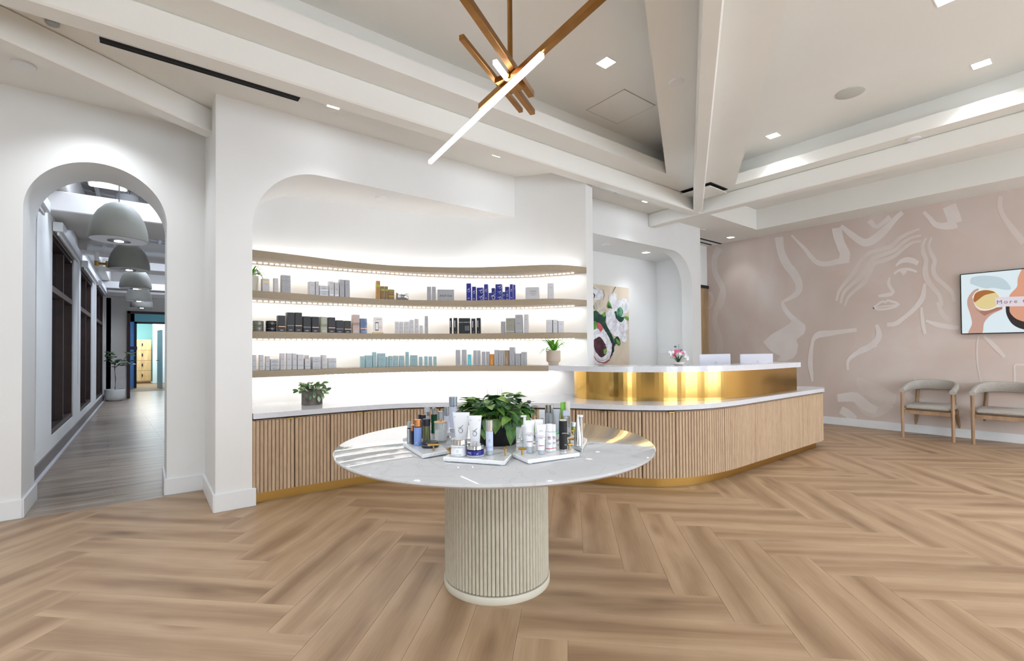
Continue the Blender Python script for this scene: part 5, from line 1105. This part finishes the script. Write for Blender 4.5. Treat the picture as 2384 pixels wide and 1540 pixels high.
# ================================================================== TABLE DISPLAY
ZTB = .762; ZTR = .785
TM_ = marble('tray_stone', (228, 230, 233), (198, 201, 206), 9, .22)
PX5 = lambda x, y: (920+x/8.104, 900+y/8.104)
PX6 = lambda x, y: (1160+x/8.104, 900+y/8.104)
PX3 = lambda x, y: (900+x/4.585, 880+y/4.585)
def tray(pts, label):
    P = [onz(*PX3(*p), ZTR) for p in pts]; c = sum(P, Vector())/len(P)
    t = thing('marble_tray', label, 'tray', (c.x, c.y, ZTB), group='marble trays round the leafy plant')
    q_ = [Vector((p.x-c.x, p.y-c.y, 0)) for p in P]; b = MB(); n = len(q_)
    r0 = [tuple(v*.985)[:2]+(.005,) for v in q_]; r1 = [tuple(v)[:2]+(.009,) for v in q_]; r2 = [tuple(v)[:2]+(.020,) for v in q_]; r3 = [tuple(v*.985)[:2]+(.023,) for v in q_]
    b.add(r0+r1+r2+r3, [tuple(range(n-1, -1, -1)), tuple(range(3*n, 4*n))]+[(i*n+j, i*n+(j+1) % n, (i+1)*n+(j+1) % n, (i+1)*n+j) for i in range(3) for j in range(n)])
    b.build('slab', TM_, t); f = MB()
    for v in q_: f.box((v.x*.86, v.y*.86, .0028), (.012, .012, .0052))
    f.build('feet', mat('foot_clear', (210, 214, 220), .3), t); return t
TRAYS = [tray([(172, 690), (385, 820), (655, 775), (590, 722), (430, 672), (260, 668)], 'marble tray at the left front, under the blue and gold bottles'),
 tray([(605, 848), (1262, 892), (1335, 812), (1230, 765), (760, 755)], 'marble tray at the front centre, under the two big white tubes'),
 tray([(1345, 806), (1510, 876), (2060, 800), (1960, 725), (1440, 735)], 'marble tray at the front right, under the red-lined tubes'),
 tray([(1990, 722), (2085, 750), (2140, 652), (2040, 600), (1910, 645)], 'marble tray at the right rear, under the chrome cone bottle'),
 tray([(172, 648), (330, 634), (560, 620), (690, 580), (600, 545), (330, 575)], 'marble tray at the left rear, under the green bottle'),
 tray([(1600, 630), (1830, 632), (1880, 575), (1800, 540), (1560, 550)], 'marble tray behind the red-lined tubes, under the clear bottles')]
def handle(p0, p1, post, base_y, tr, label_=None):
    """T handle of a tray: bar ends p0,p1 and the foot of the post in pixels"""
    f_ = onz(post, base_y, ZTR); t = TRAYS[tr]; d_ = proj(tuple(f_))[2]
    ztop = zat((p0[1]+p1[1])/2, (f_.x, f_.y)); L = (p1[0]-p0[0])/FPX*d_
    a = Vector((R0[0], R0[1], 0)); dd = Vector((F0[0], F0[1], 0))*((p0[1]-p1[1])*.0012)
    b = MB(); o0 = (f_.x-t.location.x, f_.y-t.location.y)
    mx = ((p0[0]+p1[0])/2-post)/FPX*d_; cc = Vector((o0[0], o0[1], ztop-ZTB))+a*mx
    b.tube([(o0[0], o0[1], .022), (o0[0], o0[1], ztop-ZTB)], .0042, 10); e = (a*L/2+dd)
    if L < .02: e = (a*.3+Vector((F0[0], F0[1], 0))).normalized()*.018
    b.tube([tuple(cc-e), tuple(cc+e)], .0058, 12); b.build('handle', BRASS2, t, True)
handle((996, 1037), (1022, 1035), 1009.5, 1050.5, 0); handle((1174, 1044), (1180, 1042), 1177, 1061.6, 1); handle((1043, 1045), (1048, 1045), 1047.5, 1058, 1)
handle((1207.5, 1043), (1224.8, 1047), 1215.5, 1059.4, 2); handle((1322, 1037), (1333, 1034), 1325, 1046.8, 2); handle((1323, 1023), (1339, 1023), 1327, 1033, 3); handle((1330, 1005), (1340, 1003), 1334, 1012, 5)
FACE_RZ = AZ-PI/2
def place(px, yb, wpx, yt, z0=ZTR, nud=1.):
    z0 += .0006
    """base centre, radius and height of a round item whose front foot shows at (px, yb)"""
    p = onz(px, yb, z0); d_ = proj(tuple(p))[2]; r = wpx/2/FPX*d_
    c = Vector((p.x, p.y, 0))+Vector((F0[0], F0[1], 0))*r*nud; d2 = proj((c.x, c.y, z0))[2]; r = wpx/2/FPX*d2
    return Vector((c.x, c.y, z0)), r, zat(yt, (c.x-F0[0]*r*.6, c.y-F0[1]*r*.6))-z0
def item(name, label, cat, px, yb, wpx, yt, z0=ZTR, group='skincare products displayed on the table'):
    c, r, h = place(px, yb, wpx, yt, z0); return thing(name, label, cat, tuple(c), FACE_RZ, group), r, h
def cyl(b_or, r, z0, z1, e=.0012, n=24): return [(r-e, z0), (r, z0+e), (r, z1-e), (r-e, z1)]
def part(t, name, prof, m, n=28, sx=1., sy=1.): return MB().lathe(prof, n, sx=sx, sy=sy).build(name, m, t, True)
COPPER = mat('copper_cap', (206, 140, 92), .2, 1.); BLUEB = mat('bottle_blue', (120, 148, 206), .4); NAVY = mat('cap_navy', (26, 30, 44), .35); GGOLD = mat('bottle_olive_gold', (112, 114, 82), .3, .7); DKB = mat('bottle_indigo', (32, 34, 52), .3)
FROST = mat('frosted_plastic', (206, 214, 222), .35, trans=.35); GREENB = mat('bottle_green', (8, 86, 52), .15, trans=.25); PWHT = mat('plastic_white', (232, 233, 238), .35); PGREY = mat('plastic_grey', (170, 176, 186), .4); ICE = mat('bottle_ice', (196, 204, 226), .35); CAPG = mat('cap_blue_grey', (150, 160, 172), .3, .5); LIME = mat('tube_lime', (128, 196, 62), .35); BEIGE = mat('tube_beige', (206, 200, 190), .45)
def bottle(label, px, yb, w, yt, segs, z0=ZTR, name='bottle', cat='bottle'):
    """segs: (part name, fraction from, fraction to, radius factor, material)"""
    t, r, h = item(name, label, cat, px, yb, w, yt, z0)
    for nm, a, b_, k, m in segs: part(t, nm, cyl(None, r*k, h*a, h*b_), m)
    return t, r, h
def tube_(label, px, yb, wb, wt, yt, capf, body, capm, z0=ZTR, lean=0.):
    c, r, h = place(px, yb, wb, yt, z0); d_ = proj((c.x, c.y, z0))[2]; wtop = wt/2/FPX*d_
    t = thing('squeeze_tube', label, 'tube', tuple(c), FACE_RZ, 'skincare products displayed on the table')
    part(t, 'cap', cyl(None, r, 0, h*capf), capm); n = 20; b = MB(); V = []; K = 10
    for i in range(K+1):
        u = i/K; ru = r*1.02+(wtop-r*1.02)*u; rd_ = r*(1-u**1.6)+.0012; z = h*capf+(h*(1-capf))*u
        V += [(ru*math.cos(2*PI*j/n), rd_*math.sin(2*PI*j/n)+lean*u, z) for j in range(n)]
    b.add(V, [(i*n+j, i*n+(j+1) % n, (i+1)*n+(j+1) % n, (i+1)*n+j) for i in range(K) for j in range(n)]+[tuple(range(n-1, -1, -1)), tuple(K*n+j for j in range(n))]); b.build('body', body, t, True)
    MB().box((0, lean, h*.985), (wtop*2, .003, h*.03)).build('crimp', body, t)
    return t, r, wtop, h
def front(r, u, lean=0., rb=None): return -(r*(1-u**1.6)+.0012)-.0012+lean*u
# left tray
bottle('small silver bottle with a black neck ring, at the far left of the trays', 951.3, 1034, 9, 983, [('body', 0, .68, 1, SILVER), ('neck_ring', .68, .72, .95, BLACK), ('cap', .72, 1, .9, PGREY)])
bottle('small indigo bottle with a copper cap, left of the blue bottle', 959.5, 1035.7, 7, 991, [('body', 0, .70, 1, DKB), ('cap', .70, 1, 1, COPPER)])
t, r, h = bottle('blue bottle with a copper cap on the left front tray', 971, 1039.4, 17.6, 978.4, [('body', 0, .71, 1, BLUEB), ('neck_ring', .71, .735, .98, BLACK), ('cap', .735, 1, .97, COPPER)]); put_text('AM', .007, INKW, t, (-.004, -r-.0006, h*.12))
bottle('olive gold bottle with a tall navy cap on the left front tray', 991.5, 1030, 17.6, 976.5, [('body', 0, .70, 1, GGOLD), ('cap', .70, 1, 1.03, NAVY)])
t, r, h = item('compact_case', 'round navy compact case with a thin silver rim in front of the olive gold bottle', 'compact', 998, 1045, 40, 1031)
part(t, 'base', cyl(None, r, 0, h*.42, .002), NAVY); part(t, 'rim', cyl(None, r*1.005, h*.42, h*.5, .0002), SILVER); part(t, 'lid', [(r, h*.5), (r, h*.8), (r*.92, h), (r*.5, h*1.02)], NAVY)
t, r, h = item('glass_jar', 'clear glass jar with a wooden lid and ball knob on the bare table top', 'jar', 1024, 1031, 30, 986, ZTB)
MB().lathe([(r, 0), (r, h), (r*.95, h), (r*.95, .004), (r*.3, .004)], 32).build('glass', GLASS, t, True); part(t, 'wood_lid', cyl(None, r*1.03, h, h+.007), mat('lid_wood', (222, 190, 148), .5)); 
MB().lathe([(.0075*math.sin(PI*k/10)+.0003, h+.007+.0075*(1-math.cos(PI*k/10))) for k in range(11)], 16).build('ball_knob', mat('knob_wood', (204, 160, 124), .5), t, True); part(t, 'cotton_pads', cyl(None, r*.88, .005, h*.62, .006), mat('cotton', (232, 232, 230), .9))
# left rear tray
bottle('green glass bottle with a chrome cap on the left rear tray', 1009.7, 1010, 14.5, 947, [('body', 0, .70, 1, GREENB), ('collar', .70, .74, .9, CHROME), ('cap', .74, .93, .72, CHROME), ('overcap_tip', .93, 1, .62, FROST)])
bottle('frosted pump bottle with a clear cap left of the green bottle', 994, 1012, 14.5, 947.5, [('body', 0, .66, 1, FROST), ('collar', .66, .80, .86, CHROME), ('clear_cap', .80, 1, .95, FROST)])
bottle('dark bottle with a black cap behind the olive gold bottle', 985, 1022, 12, 967, [('body', 0, .74, 1, DKB), ('cap', .76, 1, .95, NAVY)])
bottle('slim dark bottle with a black cap behind the blue bottle', 977, 1020, 8, 966, [('body', 0, .74, 1, DKB), ('cap', .76, 1, .95, NAVY)])
bottle('short frosted pump bottle between the green bottle and the big plant', 1024.5, 1008, 14.5, 958.6, [('body', 0, .60, 1, FROST), ('collar', .60, .66, .8, PWHT), ('clear_cap', .66, 1, .92, FROST)])
bottle('tallest ice blue bottle with a blue grey cap left of the big plant', 1054, 997, 19, 925, [('body', 0, .68, 1, ICE), ('collar', .68, .71, .92, CHROME), ('cap', .71, 1, 1, CAPG)], ZTB)
bottle('shorter ice blue bottle with a blue grey cap left of the tallest bottle', 1038.7, 1004, 11, 947.5, [('body', 0, .62, 1, ICE), ('collar', .62, .65, .9, CHROME), ('cap', .65, 1, 1, CAPG)], ZTB)
# centre tray
for lb, px, yb, wb, wt, yt in (('larger white squeeze tube with ring and slash logo, left of the pair', 1072.5, 1041, 27, 40, 961.5), ('smaller white squeeze tube with ring and slash logo, right of the pair', 1105.5, 1048, 21, 31, 968.8)):
    t, r, wtop, h = tube_(lb, px, yb, wb, wt, yt, .16, PWHT, mat('cap_clear_blue', (196, 212, 232), .2, trans=.3))
    logo(t, 0, front(r, .42)-.0035, h*.52, h*.20, INKD); put_text('ZO SKIN HEALTH', .0085*wtop/.04, INK, t, (0, -.0055, h*.86)); put_text('BY ZEIN OBAGI MD', .0052*wtop/.04, INK, t, (0, -.0065, h*.81)); put_text('GENTLE CLEANSER', .0045*wtop/.04, INK, t, (0, -r-.0018, h*.24))
t, r, h = item('cream_jar', 'large white jar with a chrome lid at the front of the centre tray', 'jar', 1067, 1064.7, 38, 1024)
part(t, 'body', cyl(None, r, 0, h*.66, .004), PWHT, 36); part(t, 'lid', cyl(None, r*1.0, h*.68, h, .002), CHROME, 36); put_text('ZO SKIN HEALTH', .0075, INK, t, (-.006, -r-.0006, h*.55)); logo(t, -.004, -r-.0008, h*.34, .012, INK); put_text('DAILY POWER', .006, INK, t, (-.006, -r-.0006, h*.12))
t, r, h = item('cream_jar', 'low jar with violet blue band and chrome lid on the centre tray', 'jar', 1105, 1066.6, 40, 1038)
part(t, 'body', cyl(None, r, 0, h*.18, .003), FROST, 36); part(t, 'band', cyl(None, r*1.002, h*.18, h*.58, .0005), mat('jar_violet', (26, 20, 122), .3), 36); part(t, 'lid', cyl(None, r*1.01, h*.62, h, .002), CHROME, 36); logo(t, .012, -r*.93-.003, h*.28, .015, INKW); put_text('ENZYMATIC', .006, INKW, t, (-.014, -r*.92, h*.42)); put_text('POLISH', .005, INKW, t, (-.014, -r*.92, h*.30))
t, r, h = bottle('slim white bottle with a tall chrome cap on the centre tray', 1139.4, 1061, 17, 979, [('foot', 0, .12, .96, FROST), ('body', .12, .68, 1, ICE), ('cap', .68, 1, .98, CHROME)]); logo(t, 0, -r-.0008, h*.42, .014, INKD); put_text('GROWTH SERUM', .0045, INK, t, (0, -r-.0006, h*.24))
# front right tray
tube_names = (('red-lined white tube with a clear cap, leftmost on the front right tray', 1233.5, 1056, 16, 24, 980, .20, FROST), ('red-lined white tube tilted behind, second on the front right tray', 1255, 1050, 14, 20, 977.5, .14, PWHT), ('red-lined white tube with a grey cap, middle of the front right tray', 1260.5, 1059, 15, 23.5, 989, .14, PGREY))
for i, (lb, px, yb, wb, wt, yt, cf, cm) in enumerate(tube_names):
    t, r, wtop, h = tube_(lb, px, yb, wb, wt, yt, cf, PWHT, cm)
    MB().box((0, front(r, .22)-.0006, h*(cf+.16)), (r*1.7, .0008, .0028)).build('red_line', INKR, t)
    put_text('elta', .011, INKD, t, (0, -.0068, h*.78)); put_text('MD', .010, INKR, t, (0, -.0074, h*.715)); MB().box((0, -.0062, h*.745), (wtop*1.5, .0006, .0006)).build('red_line', INKR, t)
    put_text('UV CLEAR', .0055, INKR, t, (0, front(r, .5)-.0016, h*.62)); put_text('BROAD-SPECTRUM\nSPF 46', .0048, INKD, t, (0, front(r, .45)-.0018, h*.55))
for lb, px, yb, w, yt in (('round white red-lined bottle in front of its twin, front right tray', 1279.5, 1053, 16, 988.5), ('round white red-lined bottle half hidden behind its twin', 1289.5, 1051, 12, 989)):
    t, r, h = bottle(lb, px, yb, w, yt, [('body', 0, .72, 1, PWHT), ('cap', .73, 1, .97, PWHT)]); part(t, 'red_line', cyl(None, r*1.004, h*.10, h*.125, .0001), INKR); put_text('elta', .011, INKD, t, (0, -r-.0008, h*.54)); put_text('MD', .010, INKR, t, (0, -r-.0008, h*.47)); put_text('UV SPORT\nSPF 50', .005, INKD, t, (0, -r-.0008, h*.30))
t, r, h = bottle('matte black cylinder bottle with a chrome foot on the front right tray', 1312.5, 1051, 19, 979, [('foot', 0, .05, .98, CHROME), ('body', .05, .965, 1, mat('bottle_black', (5, 5, 6), .45)), ('top', .965, 1, .93, CHROME)]); put_text('ANTEAGE', .007, INKW, t, (.008, -r-.0006, h*.58)); put_text('PRO', .006, INKW, t, (.010, -r-.0006, h*.2))
t, r, h = item('pump_bottle', 'white pump bottle behind the leftmost red-lined tube', 'bottle', 1222, 1046, 16, 967.6)
part(t, 'body', cyl(None, r, 0, h*.70, .004), PWHT); part(t, 'neck', cyl(None, r*.4, h*.70, h*.93), PWHT); MB().box((-.004, 0, h*.965), (.030, .011, .008), bev=.003).build('pump_head', PWHT, t)
t, r, h = item('glass_tumbler', 'empty clear glass tumbler at the left of the front right tray', 'glass', 1210, 1048.7, 17.5, 996)
MB().lathe([(r, 0), (r, h), (r*.93, h), (r*.93, .006), (r*.3, .006)], 28).build('glass', GLASS, t, True); MB().lathe([(r*.98, h*.45), (r, h*.47), (r*.98, h*.49)], 28).build('rim_band', CHROME, t)
# right rear trays
t, r, h = item('cone_bottle', 'polished chrome cone-topped bottle on the right rear tray', 'bottle', 1347, 1040, 19.5, 966.6)
part(t, 'base', cyl(None, r, 0, h*.30), CHROME, 24); part(t, 'cone', [(r*.98, h*.30), (r*.12, h*1.0)], CHROME, 24)
bottle('chrome cylinder bottle with a white top behind the cone bottle', 1353, 1032, 12, 967.5, [('body', 0, .93, 1, CHROME), ('cap', .93, 1, 1, PWHT)])
t, r, h = item('serum_bottle', 'tall square chrome serum bottle behind the black bottle', 'bottle', 1320.5, 1021, 19, 957, ZTB)
MB().box((0, 0, h*.40), (r*1.9, r*1.5, h*.8), bev=.002).build('body', CHROME, t); MB().box((-.002, 0, h*.90), (r*1.7, r*1.4, h*.2), bev=.002).build('cap', mat('cap_pale', (190, 196, 214), .3), t); MB().lathe([(r*.4, h*.8), (r*.4, h*.84)], 16).build('neck', BLACK, t)
tube_('lime green squeeze tube at the back of the right trays', 1312, 1006, 11, 12.5, 937.5, .12, LIME, LIME)
tube_('beige squeeze tube beside the lime green tube', 1323, 1007, 9, 11, 934, .12, BEIGE, BEIGE)
bottle('clear bottle with a chrome cap, left of the chrome-capped pair', 1275, 1005, 11, 942.8, [('body', 0, .70, 1, FROST), ('cap', .71, 1, .9, CHROME)])
bottle('clear bottle with a chrome cap, right of the chrome-capped pair', 1284, 1008, 11, 943.5, [('body', 0, .70, 1, FROST), ('cap', .71, 1, .9, CHROME)])
t, r, h = item('skincare_carton', 'plain white carton behind the red-lined tubes', 'box', 1262.5, 1006, 13, 955.5); MB().box((0, 0, h/2), (r*2, r*1.3, h), bev=.001).build('body', PWHT, t); MB().box((0, -r*.66, h*.6), (r*1.1, .0008, .004)).build('print', INK, t)
t, r, wtop, h = tube_('clear frosted squeeze tube with white print right of the chrome-capped pair', 1297, 1010, 12, 17, 953, .12, FROST, mat('cap_mint', (150, 214, 176), .4)); MB().box((0, -.008, h*.6), (r*1.5, .0006, .003)).box((0, -.009, h*.5), (r*1.2, .0006, .003)).build('print', INKW, t)
bottle('slim white pen bottle standing behind the right side of the plant', 1232, 1000, 10.5, 933.5, [('body', 0, .90, 1, ICE), ('top', .9, 1, .8, NAVY)], ZTB)
bottle('small clear pump bottle just right of the plant leaves', 1216, 1000, 10, 941, [('body', 0, .55, 1, FROST), ('collar', .55, .8, .6, CHROME), ('pump_head', .8, 1, .9, PWHT)], ZTB)
t, r, h = item('cream_jar', 'tiny green jar with a white lid between chrome bottle and cone bottle', 'jar', 1336, 1010, 10, 984.5); part(t, 'body', cyl(None, r, 0, h*.6), mat('jar_lime', (150, 180, 60), .4)); part(t, 'lid', cyl(None, r*1.05, h*.62, h), PWHT)
# big leafy plant
p = onz(1158, 1041, ZTB); rP = .104; cP = Vector((p.x, p.y, ZTB))+Vector((F0[0], F0[1], 0))*rP
hP = zat(972, (cP.x, cP.y))-ZTB
t = thing('potted_pothos', 'full green heart-leaved plant in a black pot at the middle of the round table', 'potted plant', tuple(cP))
MB().lathe([(rP*.96, 0), (rP, .006), (rP, hP-.004), (rP*.97, hP), (rP*.92, hP), (rP*.9, hP*.88)], 48).build('pot', mat('pot_black', (7, 7, 9), .5), t, True); part(t, 'soil', cyl(None, rP*.9, hP*.8, hP*.86), MATS['soil'])
rg = random.Random(11); hearts = [heart, leaf_mesh('leaf', LG, 'heart', W=.9), leaf_mesh('leaf', LG, 'heart', W=.7)]
stm = MB()
for k in range(215):
    a = rg.uniform(0, 2*PI); u = rg.random()**.6; rad = u*.205; x, y = rad*math.cos(a), rad*math.sin(a)
    zt_ = hP+.01+.105*math.sqrt(max(0, 1-(u*.92)**2))*rg.uniform(.35, 1.15)+rg.uniform(-.012, .012)
    x *= 1.12 if True else 1
    a += rg.uniform(-.9, .9); out = Vector((math.cos(a), math.sin(a), rg.uniform(-.7, .5))); L = rg.uniform(.042, .074)
    put_leaf(rg.choice(hearts), t, (x*.86, y*.86, zt_), out, (rg.uniform(-.3, .3)+math.cos(a)*.6*u, rg.uniform(-.3, .3)+math.sin(a)*.6*u, 1), L)
    if k % 3 == 0: stm.tube([(x*.2, y*.2, hP*.85), (x*.5, y*.5, zt_), (x*.86, y*.86, zt_)], .0014, 4)
# trailing leaves over the front and sides
bx = Vector((R0[0], R0[1], 0)); fx = Vector((-F0[0], -F0[1], 0))
for sx, f_, z, L in ((.055, .115, .10, .062), (.075, .12, .075, .085), (.105, .10, .11, .075), (.10, .105, .075, .055), (-.10, .10, .13, .06), (-.045, .12, .12, .075), (-.07, .115, .07, .05), (-.165, .09, .12, .055), (-.19, .05, .10, .065), (.13, .07, .12, .06), (.16, .05, .10, .07), (.185, .02, .09, .06), (.17, .08, .06, .05), (.0, .125, .12, .07), (.035, .12, .15, .07), (-.12, .10, .17, .06), (.09, .10, .16, .065)):
    q_ = bx*sx+fx*f_; put_leaf(rg.choice(hearts), t, (q_.x, q_.y, z+.02), (bx*(sx*1.2+rg.uniform(-.2, .2))+fx*.35+Vector((0, 0, -1))), fx+Vector((0, 0, .4)), L)
    stm.tube([(q_.x*.5, q_.y*.5, hP+.01), (q_.x*.9, q_.y*.9, hP+.02), (q_.x, q_.y, z+.02)], .0016, 4)
for a0, l0 in ((-.06, .16), (.0, .175), (.025, .165), (.012, .15)): stm.tube([(bx.x*a0*.6, bx.y*a0*.6, hP+.05), (bx.x*a0, bx.y*a0, hP+l0)], [.0018, .0006], 4)
stm.build('stems', mat('stem_green', (110, 140, 70), .5), t, True)
